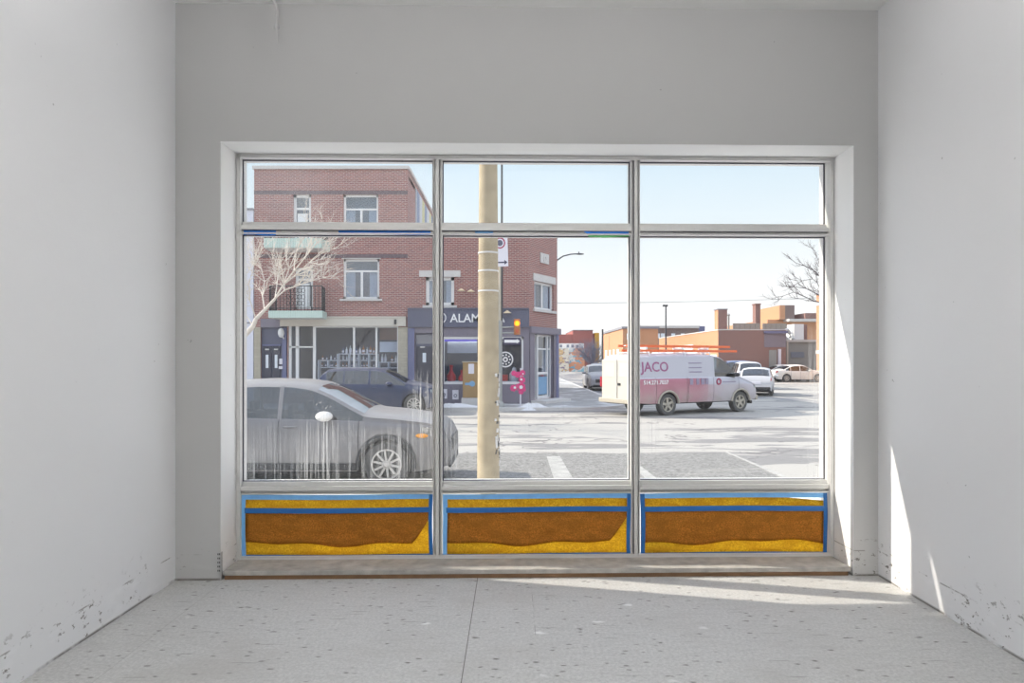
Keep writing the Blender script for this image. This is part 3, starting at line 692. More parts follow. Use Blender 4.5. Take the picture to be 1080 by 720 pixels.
# ------------------------------------------------------------------ cars
def lin(pts, x):
    if x <= pts[0][0]: return pts[0][1]
    for (a, b), (c, d) in zip(pts, pts[1:]):
        if x <= c: return b+(d-b)*(x-a)/max(1e-9, c-a)
    return pts[-1][1]
def smooth_lin(pts, x, r=.05): return sum(lin(pts, x+k*r/3) for k in range(-3, 4))/7
def make_car(name, label, cat, loc, rz, sp, paint, rim='rim', group=None):
    t = thing(name, label, cat, loc, rz, group)
    L, Wd = sp['L'], sp['W']; r = sp['r']; ax = sp['ax']; zb = sp.get('zb', .24); tum = sp.get('tum', .30); N = sp.get('N', 96)
    def w(x): return Wd/2*(1-sp.get('tap', .15)*abs(x/(L/2))**sp.get('tapp', 5))
    def top(x): return smooth_lin(sp['top'], x, .05)
    def bot(x):
        z = zb+sp.get('lift', .08)*max(0, abs(x)/(L/2)-.8)/.2
        for a in ax:
            R = r*1.16
            if abs(x-a) < R: z = max(z, r+math.sqrt(R*R-(x-a)**2))
        return z
    def row(x):
        ww = w(x); zt = top(x); zs = min(lin(sp['belt'], x), zt-.035); b = min(bot(x), zs-.05); h = zs-b; g = zt-zs
        we = ww*.945-tum*max(0, g-.03); d = min(.07, g*.4)
        return [(ww*.94, b), (ww*.985, b+.22*h), (ww, b+.5*h), (ww*.99, b+.8*h), (ww*.965, zs-.01), (ww*.94, zs+min(.015, g*.2)), (we+.02, zt-d*1.2), (we-.04, zt-d*.55), (we*.6, zt+min(.012, g*.1)), (0, zt+min(.03, g*.2))]
    xs = sorted({-L/2+L*i/N for i in range(N+1)} | {a+s_*r*1.16 for a in ax for s_ in (-.999, -.98, -.93, -.8, .8, .93, .98, .999)} | {x for k in ('ws', 'rw') if k in sp for x in sp[k]} | {x for s_ in sp['side'] for x in s_})
    R = [row(x) for x in xs]; K = len(R[0])
    body = MB(); parts = {}
    def quad(mb, i, j, s_):
        mb.add([(xs[i], s_*R[i][j][0], R[i][j][1]), (xs[i+1], s_*R[i+1][j][0], R[i+1][j][1]), (xs[i+1], s_*R[i+1][j+1][0], R[i+1][j+1][1]), (xs[i], s_*R[i][j+1][0], R[i][j+1][1])], [(0, 1, 2, 3)])
    inr = lambda i, rg: rg[0]-1e-6 <= xs[i] and xs[i+1] <= rg[1]+1e-6
    hl = sp.get('hl'); tl = sp.get('tl')
    for i in range(len(xs)-1):
        for j in range(K-1):
            for s_ in (1, -1):
                key = None
                if j == 5:
                    for q, rg in enumerate(sp['side']):
                        if inr(i, rg) and R[i][6][1]-R[i][5][1] > .03: key = ('side_window', q, s_)
                if j >= 7 and 'ws' in sp and inr(i, sp['ws']): key = ('windshield', 0, 0)
                if j >= 7 and 'rw' in sp and inr(i, sp['rw']): key = ('rear_window', 0, 0)
                if hl and inr(i, hl[:2]) and j in hl[2]: key = ('headlight', 0, s_)
                if tl and inr(i, tl[:2]) and j in tl[2]: key = ('tail_light', 0, s_)
                quad(body if key is None else parts.setdefault(key, MB()), i, j, s_)
    for i in (0, len(xs)-1):
        for j in range(K-1):
            body.add([(xs[i], R[i][j][0], R[i][j][1]), (xs[i], R[i][j+1][0], R[i][j+1][1]), (xs[i], -R[i][j+1][0], R[i][j+1][1]), (xs[i], -R[i][j][0], R[i][j][1])], [(0, 1, 2, 3)] if R[i][j+1][0] > 0 else [(0, 1, 3)])
    bo = body.build('body', paint, t, smooth=True, world=False)
    gm_ = {'side_window': 'carglass', 'windshield': sp.get('wsm', 'carglass'), 'rear_window': 'carglass', 'headlight': 'headl', 'tail_light': 'tail'}
    for (nm, q, s_), mb in parts.items(): mb.build(nm, gm_[nm], t, smooth=True, world=False)
    # underbody, wheel wells and cabin floor
    ub = MB(); bz = min(lin(sp['belt'], 0), 1.0)-.12
    ub.box(-L/2+.15, L/2-.15, -Wd/2*.80, Wd/2*.80, zb-.04, zb+.16)
    for a in ax: ub.box(a-r*1.2, a+r*1.2, -Wd/2*.84, Wd/2*.84, zb, min(2*r+.16, top(a)-.08))
    ub.build('underbody', 'well', t, world=False)
    if sp.get('seats', True):
        for (xx, zz) in sp.get('seatx', ((-.05, .0), (-.95, 0))):
            for s_ in (.4, -.4):
                st = MB(); st.box(xx-.05, xx+.42, s_-.24, s_+.24, zb+.16, zb+.34); st.box(xx-.20, xx-.04, s_-.23, s_+.23, zb+.25, bz+.16); st.box(xx-.19, xx-.09, s_-.12, s_+.12, bz+.18, bz+.34)
                st.box(xx-.20, xx+.1, s_-.2, s_+.2, zb+.2, zb+.3).box(xx-.17, xx-.11, s_-.05, s_+.05, bz+.1, bz+.2); st.build('seat', 'seat', t, bevel=.03, world=False)
    # wheels
    wr = MB(); tw = sp.get('tw', .22)
    first = None
    for a in ax:
        for s_ in (1, -1):
            yo = s_*(Wd/2*.955-tw/2)
            prof = [(r*.60, -tw*.42), (r*.92, -tw*.5), (r*.985, -tw*.42), (r, -tw*.25), (r, tw*.25), (r*.985, tw*.42), (r*.92, tw*.5), (r*.66, tw*.46), (r*.64, tw*.25), (.04, tw*.2)]
            wl = MB(Matrix.Translation((a, yo, r)) @ Matrix.Rotation(0 if s_ > 0 else math.pi, 4, 'Z')).lathe(prof, n=40, axis='y').build('wheel', 'tyre', t, smooth=True, world=False)
            rm = MB(Matrix.Translation((a, yo, r)) @ Matrix.Rotation(0 if s_ > 0 else math.pi, 4, 'Z'))
            rm.lathe([(r*.60, tw*.30), (r*.655, tw*.47), (r*.62, tw*.49), (r*.575, tw*.34)], n=40, axis='y') if False else None
            nseg = 40
            for k in range(nseg):
                a0, a1 = 2*math.pi*k/nseg, 2*math.pi*(k+1)/nseg
                q = []
                for an in (a0, a1):
                    for (rr_, hh) in ((r*.575, tw*.30), (r*.60, tw*.475), (r*.66, tw*.475), (r*.655, tw*.30)): q.append((rr_*math.cos(an), hh, rr_*math.sin(an)))
                rm.add(q, [(0, 4, 5, 1), (1, 5, 6, 2), (2, 6, 7, 3)])
            ns = sp.get('spokes', 10)
            for k in range(ns):
                an = 2*math.pi*k/ns+.2; c, s2 = math.cos(an), math.sin(an); h = r*.058*10/ns*sp.get('spw', 1.0)
                rm.add([(c*r*.06-s2*h*1.2, tw*.40, s2*r*.06+c*h*1.2), (c*r*.06+s2*h*1.2, tw*.40, s2*r*.06-c*h*1.2), (c*r*.61+s2*h, tw*.45, s2*r*.61-c*h), (c*r*.61-s2*h, tw*.45, s2*r*.61+c*h),
                        (c*r*.06-s2*h*1.2, tw*.30, s2*r*.06+c*h*1.2), (c*r*.06+s2*h*1.2, tw*.30, s2*r*.06-c*h*1.2), (c*r*.61+s2*h, tw*.30, s2*r*.61-c*h), (c*r*.61-s2*h, tw*.30, s2*r*.61+c*h)],
                       [(0, 1, 2, 3), (4, 7, 6, 5), (0, 4, 5, 1), (1, 5, 6, 2), (2, 6, 7, 3), (3, 7, 4, 0)])
            rm.lathe([(r*.17, tw*.30), (r*.17, tw*.44), (r*.10, tw*.47)], n=20, axis='y')
            rmo = rm.build('rim', rim, wl, world=False)
    # seams and handles
    def seam(x, sd_, j0=0, j1=5, ww=.006):
        for s_ in (sd_,):
            ra, rb = row(x-ww), row(x+ww); q = MB()
            for j in range(j0, j1): q.add([(x-ww, s_*(ra[j][0]+.003), ra[j][1]), (x+ww, s_*(rb[j][0]+.003), rb[j][1]), (x+ww, s_*(rb[j+1][0]+.003), rb[j+1][1]), (x-ww, s_*(ra[j+1][0]+.003), ra[j+1][1])], [(0, 1, 2, 3)])
            sm.add(q.v, q.f)
    for x in sp.get('seams', ()):
        for s_ in (1, -1):
            sm = MB(); seam(x, s_); sm.build('door_seam', 'trimk', t, world=False)
    for x in sp.get('handles', ()):
        for s_ in (1, -1):
            rr_ = row(x); MB().ball((x, s_*(rr_[4][0]+.015), rr_[4][1]-.09), (.11, .025, .018), 12, 6).build('door_handle', paint, t, smooth=True, world=False)
    if 'mir' in sp:
        mx, mz = sp['mir']
        for s_ in (1, -1):
            y_ = w(mx)*.965; MB().ball((mx, s_*(y_+.14), mz+.04), (.125, .13, .075), 14, 8).tube([(mx+.02, s_*(y_-.03), mz-.02), (mx, s_*(y_+.10), mz)], .025, 8).build('mirror', sp.get('mirm', paint), t, smooth=True, world=False)
    xf = L/2
    if sp.get('front', True):
        z0, z1 = sp.get('grille', (.50, .72))
        MB().box(xf-.04, xf+.012, -Wd*.28, Wd*.28, z0, z1).build('grille', 'trimk', t, bevel=.02, world=False)
        MB().box(xf-.04, xf+.010, -Wd*.36, Wd*.36, .27, .38).build('lower_intake', 'trimk', t, bevel=.02, world=False)
    if sp.get('rear', True):
        MB().box(-xf-.010, -xf+.05, -.27, .27, .62, .75).build('licence_plate', 'signwhite', t, bevel=.01, world=False)
        MB().box(-xf-.025, -xf+.12, -Wd*.42, Wd*.42, .30, .48).build('bumper', 'trimk', t, bevel=.03, world=False)
    return t, row, sp

SUVP = dict(L=4.55, W=1.84, r=.345, ax=(1.34, -1.36), top=[(-2.275, .62), (-2.26, .95), (-2.18, 1.08), (-1.95, 1.32), (-1.72, 1.47), (-1.3, 1.54), (-.6, 1.575), (-.1, 1.565), (.2, 1.52), (.45, 1.42), (1.02, 1.12), (1.08, 1.105), (1.5, 1.07), (1.9, 1.01), (2.12, .93), (2.22, .84), (2.275, .62)],
            belt=[(-2.3, 1.03), (-1.2, 1.03), (.6, .985), (1.1, .97), (2.0, .90), (2.3, .80)], ws=(.28, 1.0), rw=(-2.12, -1.68), side=((-1.75, -1.15), (-1.11, -.28), (-.22, .99)), seams=(-1.13, -.25, .93), handles=(-.95, -.08),
            mir=(.46, 1.03), mirm='cream_paint', hl=(1.83, 2.2, (3,)), tl=(-2.26, -1.98, (3, 4)), spokes=10, spw=.72, zb=.24, wsm='windscreen')  # cream mirrors: their sunlit look is put into the paint
def car_at(px, Y): return (fx(px, Y), Y, ZS)
near, rowf, _ = make_car('suv', 'large dusty grey suv parked at the near kerb, lower left of window', 'car', (-3.20, 10.98, ZS), 0, dict(SUVP), 'grey_paint')
for s_ in (1, -1):
    rr_ = rowf(1.86); MB().ball((1.86, s_*(rr_[2][0]*.99), .77), (.10, .03, .035), 12, 6).build('side_marker', 'orange_l', near, smooth=True, world=False)
# arch mouldings of the near car
for a in (1.34, -1.36):
    for s_ in (1, -1):
        am = MB(); R0 = .345*1.15
        P_ = [(a+(R0+.02)*math.cos(q), s_*.905, .345+(R0+.02)*math.sin(q)) for q in [math.radians(-8+196*k/20) for k in range(21)]]
        am.tube(P_, .035, 8).build('arch_moulding', 'trimk', near, smooth=True, world=False)
for a_ in (-.925, .90): MB().box(-.9, .92, a_, a_+.025, .27, .37).build('sill_moulding', 'trimk', near, bevel=.01, world=False)

DARK = dict(SUVP); DARK.update(mirm='navy_paint', wsm='carglass', L=4.35, W=1.82, top=[(-2.175, .62), (-2.16, .98), (-2.08, 1.15), (-1.92, 1.42), (-1.75, 1.54), (-1.2, 1.60), (-.3, 1.60), (.15, 1.57), (.45, 1.45), (.98, 1.14), (1.5, 1.06), (1.9, .97), (2.10, .86), (2.175, .6)], belt=[(-2.3, 1.06), (.6, 1.02), (2.2, .85)], ax=(1.28, -1.30), rw=(-2.06, -1.80))
dk, _, _ = make_car('suv', 'dark blue suv parked at the far kerb, behind the grey suv', 'car', (fx(402, 24.3), 24.3, ZS), 0, DARK, 'navy_paint')
# oncoming silver suv in the side street
make_car('suv', 'silver grey suv facing us in the side street, left of the van', 'car', (5.55, 43.4, ZS), -math.pi/2, dict(SUVP, wsm='carglass', mirm='silver_paint'), 'silver_paint')
make_car('suv', 'blue grey suv queued behind the silver suv in the side street', 'car', (7.1, 54.0, ZS), -math.pi/2, dict(DARK), 'navy_paint')
HATCH = dict(SUVP); HATCH.update(wsm='carglass', L=3.95, W=1.74, r=.31, ax=(1.22, -1.22), top=[(-1.975, .6), (-1.96, .88), (-1.88, 1.02), (-1.70, 1.27), (-1.52, 1.41), (-1.0, 1.46), (-.2, 1.46), (.2, 1.40), (.9, 1.05), (1.4, .98), (1.75, .88), (1.9, .78), (1.975, .55)], belt=[(-2, .96), (.6, .92), (2, .78)], ws=(.22, .86), rw=(-1.86, -1.55), side=((-1.40, -.85), (-.8, -.12), (-.06, .65)), seams=(-.82, -.1, .8), mir=(.5, .96), hl=(1.55, 1.9, (3,)), tl=(-1.96, -1.72, (3, 4)), handles=(-.7, .05))
make_car('hatchback', 'small white hatchback seen from behind, just right of the van nose', 'car', (13.35, 37.2, ZS), math.radians(68), HATCH, 'white_paint')
SED = dict(SUVP); SED.update(wsm='carglass', L=4.60, W=1.80, r=.325, ax=(1.40, -1.32), zb=.22, top=[(-2.3, .55), (-2.29, .85), (-2.2, .97), (-1.75, 1.03), (-1.62, 1.06), (-.95, 1.36), (-.55, 1.44), (0, 1.45), (.35, 1.38), (1.05, 1.02), (1.4, .97), (1.9, .86), (2.15, .74), (2.3, .52)], belt=[(-2.4, .95), (.6, .90), (2.3, .72)], ws=(.42, 1.0), rw=(-1.55, -1.0), side=((-1.38, -1.0), (-.95, -.18), (-.12, .78)), seams=(-.97, -.15, .92), mir=(.6, .94), hl=(1.95, 2.25, (3,)), tl=(-2.28, -2.02, (3, 4)), handles=(-.85, 0))
make_car('sedan', 'white sedan parked sideways by the grey garage at far right', 'car', (24.35, 58.3, ZS), math.radians(4), SED, 'cream_paint')
make_car('sedan', 'silver sedan mostly hidden behind the white sedan at far right', 'car', (23.7, 60.42, ZS), math.radians(178), dict(SED), 'silver_paint')
make_car('suv', 'pale suv with white roof parked beyond the hatchback', 'car', (15.6, 45.6, ZS), math.radians(80), dict(DARK, top=[(a, b*1.09 if b > 1.2 else b) for a, b in DARK['top']]), 'white_paint')
make_car('suv', 'mid blue car parked against the brown wall, behind the van roof', 'car', (18.3, 57.5, ZS), math.radians(178), dict(DARK, top=[(a, b*1.12 if b > 1.2 else b) for a, b in DARK['top']]), 'blue_paint')

# ------------------------------------------------------------------ work van
VAN = dict(L=5.70, W=2.0, r=.37, ax=(1.98, -1.45), zb=.42, tum=.11, tap=.10, tapp=40, N=110, tw=.24, lift=.04,
           top=[(-2.85, 1.95), (-2.82, 2.00), (-2.7, 2.05), (-1, 2.09), (.7, 2.08), (1.0, 2.03), (1.22, 1.93), (1.92, 1.36), (2.0, 1.32), (2.55, 1.14), (2.75, 1.02), (2.85, .80)],
           belt=[(-3, 1.28), (1.2, 1.28), (1.9, 1.22), (2.85, .9)], ws=(1.18, 1.90), side=((.72, 1.72),), seams=(-2.0, -.62, -.57, .62, 1.86), handles=(), mir=(1.62, 1.32), mirm='trimk', hl=(2.62, 2.84, (3, 4)), tl=(-2.85, -2.76, (2, 3)), spokes=5, spw=.9, seatx=((.75, 0),), rear=False, grille=(.62, .86))
Pr = Vector((fx(703, 23.2), 23.2)); Pf = Vector((fx(780.5, 24.9), 24.9)); dv = (Pf-Pr).normalized(); ang = math.atan2(dv.y, dv.x)
nv = Vector((-dv.y, dv.x)); cv = Pr+dv*1.45+nv*.87
van, vrow, _ = make_car('work_van', 'white and faded red work van with ladders on its roof', 'van', (cv.x, cv.y, ZS), ang, VAN, 'van', 'rim_v')
# rear doors with painted panels, hinge side lit by the sun
for s_ in (1, -1):
    rd = MB(); xr = -2.85; y0_, y1_ = (.02, .86) if s_ > 0 else (-.86, -.02)
    dz = MB().box(xr-.03, xr+.01, y0_, y1_, .55, 1.90).build('rear_door', 'van_white', van, bevel=.02, world=False)
    MB().box(xr-.036, xr-.02, y0_+.10, y1_-.10, 1.30, 1.78).build('rear_panel', 'beige', dz, bevel=.01, world=False)
    if s_ > 0: pass
    else:
        MB().box(xr-.055, xr-.03, y1_-.16, y1_-.04, 1.02, 1.10).build('door_latch', 'trimk', dz, world=False)
MB().box(-2.98, -2.84, -.92, .92, .42, .58).build('rear_bumper', 'rim_v', van, bevel=.02, world=False)
MB().box(-2.875, -2.85, -.98, -.88, .95, 1.30).build('rear_lamp', 'tail', van, bevel=.01, world=False)
MB().box(-2.875, -2.85, .88, .98, .95, 1.30).build('rear_lamp', 'tail', van, bevel=.01, world=False)
MB().box(2.80, 2.93, -.93, .93, .42, .60).build('front_bumper', 'rim_v', van, bevel=.03, world=False)
for xx in (-2.2, -.6, .55):
    rk = MB(); rk.tube([(xx, -.86, 2.02), (xx, -.86, 2.14), (xx, .86, 2.14), (xx, .86, 2.02)], .022, 8)
    rk.build('roof_bar', 'white', van, world=False)
# lettering on the near side (local -y)
def van_text(txt, size, x, z, m, sx=1.0, nm='lettering', bold=0.0):
    r_ = vrow(0); sl_ = (r_[5][0]-r_[6][0])/(r_[6][1]-r_[5][1])
    yy = -(r_[2][0]) if z < 1.2 else -(r_[5][0]-sl_*(z-r_[5][1]))
    tilt = math.atan(sl_) if z > 1.28 else 0
    mb, wd = text_mb(txt, size, Matrix.Translation((x, yy-.006, z)) @ Matrix.Rotation(-tilt, 4, 'X'), .006, sx, bold)
    return mb.build(nm, m, van, world=False)
van_text('JACO', .46, -2.62, 1.50, 'plum', 1.05, 'logo_lettering', .006)
van_text('CONSTRUCTION', .085, -2.15, 1.37, 'greyvio', 1.0, 'small_lettering') if False else None
van_text('514.271.7037', .19, -2.56, 1.07, 'letter', 1.05, 'phone_number', .004)
van_text('JACO', .07, -2.2, 1.385, 'greyvio', 3.2, 'small_lettering') if False else None
for k, z in enumerate((1.78, 1.62, 1.47)):
    r_ = vrow(0); yy = -(r_[5][0]-(r_[5][0]-r_[6][0])/(r_[6][1]-r_[5][1])*(z-r_[5][1])); MB().box(-.48, .12, yy-.012, yy+.02, z-.02, z+.02).build('vent_stripe', 'greyvio', van, bevel=.008, world=False)
yy = -vrow(.2)[2][0]
for k, (a, b) in enumerate(((-.50, -.36), (-.20, -.08), (.02, .18), (.22, .36))): MB().box(a, b, yy-.008, yy+.02, 1.03, 1.24).build('print_block', 'greyvio', van, world=False)
MB(Matrix.Translation((0, yy+.004, 0))).ring((.86, 1.12), .07, .12, -.012, 0, 20).build('round_emblem', 'signred', van, world=False)
MB().box(1.06, 1.70, yy-.004, yy+.03, 1.09, 1.12).build('print_line', 'greyvio', van, world=False)
# arch lips in dirty grey
for a in VAN['ax']:
    R0 = .37*1.16; P_ = [(a+(R0+.03)*math.cos(q), -.985, .37+(R0+.03)*math.sin(q)) for q in [math.radians(5+170*k/18) for k in range(19)]]
    MB().tube(P_, .035, 8).build('arch_lip', 'rim_v', van, smooth=True, world=False)
# ladders lying on the rack
VT = Matrix.Translation((cv.x, cv.y, ZS)) @ Matrix.Rotation(ang, 4, 'Z')
for (yo, x0, x1, lz, lab) in ((-.50, -2.9, 2.05, 0, 'orange red ladder lying lower on the van roof rack'), (-.50, -3.05, 1.7, .155, 'orange red ladder stacked on top of another on the van roof')):
    ld = thing('ladder', lab, 'ladder', tuple(VT @ Vector(((x0+x1)/2, yo, 2.162+lz))), ang, 'ladders on the van roof')
    for s_ in (-.21, .21): MB(VT).box(x0, x1, yo+s_-.02, yo+s_+.02, 2.163+lz, 2.24+lz).build('rail', 'ladder', ld)
    xx = x0+.2
    while xx < x1: MB(VT).tube([(xx, yo-.2, 2.203+lz), (xx, yo+.2, 2.203+lz)], .016, 6).build('rung', 'steel', ld); xx += .3
    if lz:
        for xx in (-2.2, -.6, .6): MB(VT).box(xx-.04, xx+.04, yo-.23, yo+.23, 2.2405, 2.163+lz).build('spacer', 'white', ld)
# ------------------------------------------------------------------ buildings across the street
BY = 28.0; GZ = ZS+.10
X = lambda px: fx(px, BY)
Z = lambda py: fz(py, BY)
def bwindow(parent, T, a, b, c, d, cols=2, tr=.30, fw=.07, depth=.13, back='curtain', name='window', pane='pane', frame='white', sill=None, lintel=None, mull=None):
    mb = MB(T); mb.box(a, a+fw, depth-.03, depth+.05, c, d).box(b-fw, b, depth-.03, depth+.05, c, d).box(a, b, depth-.03, depth+.05, c, c+fw).box(a, b, depth-.03, depth+.05, d-fw, d)
    zt = d-(d-c)*tr if tr else d
    if tr: mb.box(a, b, depth-.02, depth+.05, zt-fw*.4, zt+fw*.4)
    for k in range(1, cols):
        xx = a+(b-a)*k/cols; mb.box(xx-fw*.5, xx+fw*.5, depth-.025, depth+.05, c, zt)
    f = mb.build(name, frame, parent)
    MB(T).box(a+.01, b-.01, depth+.01, depth+.02, c+.01, d-.01).build('pane', pane, f)
    if back:
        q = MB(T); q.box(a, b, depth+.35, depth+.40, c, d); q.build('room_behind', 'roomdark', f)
        if back == 'curtain':
            cu = MB(T); n = 16
            for k in range(n):
                for (p, q_) in ((a+.02, a+(b-a)*.30), (b-(b-a)*.30, b-.02)):
                    x0 = p+(q_-p)*k/n; x1 = p+(q_-p)*(k+1)/n; cu.box(x0, x1, depth+.10+.02*(k % 2), depth+.125+.02*(k % 2), c+.03, zt)
            cu.build('curtain', 'curtain', f)
    if sill: MB(T).box(a-.12, b+.12, -.09, depth, c-sill, c).build('window_sill', 'concrete_l', f)
    if lintel: MB(T).box(a-lintel[1], b+lintel[1], -.05, .05, d, d+lintel[0]).build('lintel', 'concrete_l', f)
    return f
T0 = Matrix.Translation((0, BY, 0))
# --- three storey block with a bottle shop
b3 = thing('apartment_building', 'three storey red brick building with mint balconies above a bottle shop', 'building', (X(349), BY, GZ))
xa, xb, zt = X(268), X(430), Z(178.5)
holes = [(X(362), X(399), Z(247), Z(205)), (X(309), X(328), Z(257), Z(205)), (X(362), X(400), Z(315), Z(273)), (X(311), X(330), Z(326), Z(282)), (X(304), X(420), Z(414), Z(344)), (X(275), X(303), Z(420), Z(344))]
MB(T0).holed(xa, xb, GZ-.1, zt, holes, 0, .30).build('brick_front', 'brick', b3)
sd = MB(); sd.box(xb-.3, xb, BY+.3, 44, GZ-.1, zt).box(xa, xa+.3, BY+.3, 44, GZ-.1, zt).box(xa, xb, BY+.3, 44, zt-.35, zt-.2).box(xa, xb, 43.7, 44, GZ-.1, zt)
sd.build('side_wall', 'brick', b3)
MB().box(xb, xb+.05, BY+2.2, 44, 7.25, zt-.25).build('cladding', 'strip', b3)
MB(T0).box(xa-.05, xb+.06, -.08, .32, zt, zt+.13).box(xb-.26, xb+.08, .32, 16, zt, zt+.13).box(xa-.05, xa+.3, .32, 16, zt, zt+.13).build('coping', 'concrete_l', b3)
bd = MB(T0)
for y_ in (203, 270): bd.holed(xa, xb, Z(y_+2), Z(y_-2), [(h[0], h[1], h[2]-1, h[3]+.01) for h in holes[:4] if Z(y_+2) < h[3]-.02 and Z(y_-2) > h[2]], -.015, .02)
bd.build('soldier_course', 'brick_d', b3)
MB(T0).box(X(328), X(362), -.012, .01, Z(246), Z(223)).build('pale_patch', 'concrete_l', b3) if False else None
bwindow(b3, T0, *[holes[0][i] for i in (0, 1, 2, 3)], 2, .36, .09, sill=.09)
bwindow(b3, T0, *holes[2], 2, .30, .09, sill=.09)
MB(T0).box(holes[2][0]-.06, holes[2][1]+.06, -.01, .05, Z(273), Z(271.5)).build('lintel', 'concrete_l', b3)
for h in (holes[1], holes[3]):
    f = bwindow(b3, T0, *h, 1, .28, .11, name='balcony_door', frame='white', back='room')
    MB(T0).box(h[0]+.16, h[1]-.16, .08, .12, h[2]+.12, h[2]+(h[3]-h[2])*.62).build('door_panel', 'white_d', f)
def balcony(pxs, pxe, ytop, ybot, rh=.98):
    yf = 26.9; x0, x1, x2 = fx(pxs, yf), fx(pxe, yf), X(348 if ytop < 300 else 345)
    z1, z0 = fz(ytop, yf), fz(ybot, yf)
    poly = [(x0-.1, BY-.01), (x0, yf), (x1, yf), (x2, BY-.01)]
    s_ = MB().prism(poly, z0, z1, 'z').build('balcony', 'mint', b3)
    MB().prism([(x0-.02, BY-.02), (x0+.05, yf+.05), (x1-.03, yf+.05), (x2-.06, BY-.02)], z0-.012, z0-.001, 'z').build('soffit', 'concrete_l', s_)
    rl = MB(); path = [(x0-.05, BY-.1), (x0+.03, yf+.06), (x1-.03, yf+.06), (x2-.06, BY-.1)]
    for (p, q) in zip(path, path[1:]):
        L = math.dist(p, q); n = max(2, int(L/.13))
        for zz in (z1+.10, z1+rh): rl.tube([(p[0], p[1], zz), (q[0], q[1], zz)], .018, 6)
        for k in range(n+1):
            f = k/n; a, b_ = p[0]+(q[0]-p[0])*f, p[1]+(q[1]-p[1])*f
            rl.tube([(a, b_, z1-.005), (a, b_, z1+rh)], .011 if k % 6 else .022, 5)
    for k in range(5 if rh > .5 else 0):      # scrollwork in front of the door
        cxk = X(313)+.15*k-.02
        for h_ in (.3, .55, .8):
            rl.tube([(cxk+.07*math.cos(t), yf+.06, z1+h_+.09*math.sin(t)) for t in [2*math.pi*i/10 for i in range(11)]], .011, 5, False)
    rl.build('railing', 'iron', s_)
balcony(278, 339, 251, 261, .40)
balcony(283, 340, 327.5, 335)
# fascia and shop front
MB(T0).box(X(296), X(428.5), -.10, .02, Z(344), Z(334)).box(X(296), X(428.5), -.13, .02, Z(335.2), Z(333.8)).build('fascia', 'beige', b3, bevel=.01)
MB(T0).box(X(416.3), X(418.4), -.16, -.10, Z(342), Z(337)).build('wall_lantern', 'iron', b3)
MB(T0).box(X(268), X(275), -.04, .02, GZ, Z(345)).box(X(420), X(430), -.04, .02, GZ, Z(345)).build('pier', 'beige_brick', b3)
MB(T0).box(X(275), X(296), -.03, .02, Z(345), Z(336)).build('door_header', 'slate_g', b3)
sf = MB(T0)
for px, w_ in ((305.5, .05), (331, .05), (373, .035), (396.7, .035), (420, .05), (313, .06)): sf.box(X(px)-w_, X(px)+w_, .04, .14, GZ, Z(344))
sf.box(X(304), X(420), .04, .14, Z(412), Z(407)).box(X(304), X(331), .04, .14, Z(366.5), Z(365)).box(X(331), X(420), .05, .12, Z(345.3), Z(344))
shopf = sf.build('shop_front', 'white', b3)
MB(T0).box(X(305), X(419.5), .09, .10, Z(407), Z(344.5)).build('shop_glass', 'shopglass', shopf)
si = MB(T0); si.box(xa+.3, xb-.3, 3.2, 3.3, GZ, Z(340)).box(X(303), X(304), .3, 3.2, GZ, Z(340)).box(X(421), X(422), .3, 3.2, GZ, Z(340)).box(xa+.3, xb-.3, .3, 3.3, Z(341), Z(340)).box(X(304), X(421), .3, 3.3, GZ-.05, GZ)
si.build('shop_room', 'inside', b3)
MB(T0).box(X(398), X(419), .5, .55, Z(358), Z(345)).build('hanging_board', 'wood_l', b3)
MB(T0).box(X(398), X(419), .5, .54, Z(371), Z(360)).build('tasting_shelf', 'curtain', b3)
# reflected gable on the glass is the real sky line: leave to the renderer.  Twin street doors
dr = MB(T0).box(X(275), X(303), .10, .16, GZ, Z(344)).build('entrance_door', 'slate', b3)
MB(T0).box(X(276), X(296), .06, .10, Z(364.5), Z(363)).box(X(297.5), X(302), .0, .10, GZ, Z(346)).build('door_frame', 'blue_p', dr)
for a, b_ in ((277, 285.5), (286.5, 295)):
    q = MB(T0).box(X(a), X(b_), .055, .10, GZ+.1, Z(365)).build('door_leaf', 'door_d', dr, bevel=.01)
    MB(T0).box(X((a+b_)/2-1.4), X((a+b_)/2+1.4), .04, .056, Z(388), Z(374)).build('door_light', 'curtain', q)
    MB(T0).box(X((a+b_)/2-2), X((a+b_)/2+2), .03, .056, Z(369), Z(367.6)).build('letter_plate', 'steel', q)
MB(T0).box(X(294.8), X(298), -.03, .04, Z(384), Z(378)).box(X(294.2), X(298), -.03, .04, Z(389), Z(386)).build('notice', 'signwhite', dr)
MB(T0).ball((X(297.5), -.12, Z(351)), (.13, .12, .2), 12, 8).tube([(X(297.5), -.12, Z(353)), (X(299.5), .0, Z(357))], .03, 6).build('wall_lamp', 'white', b3, smooth=True)
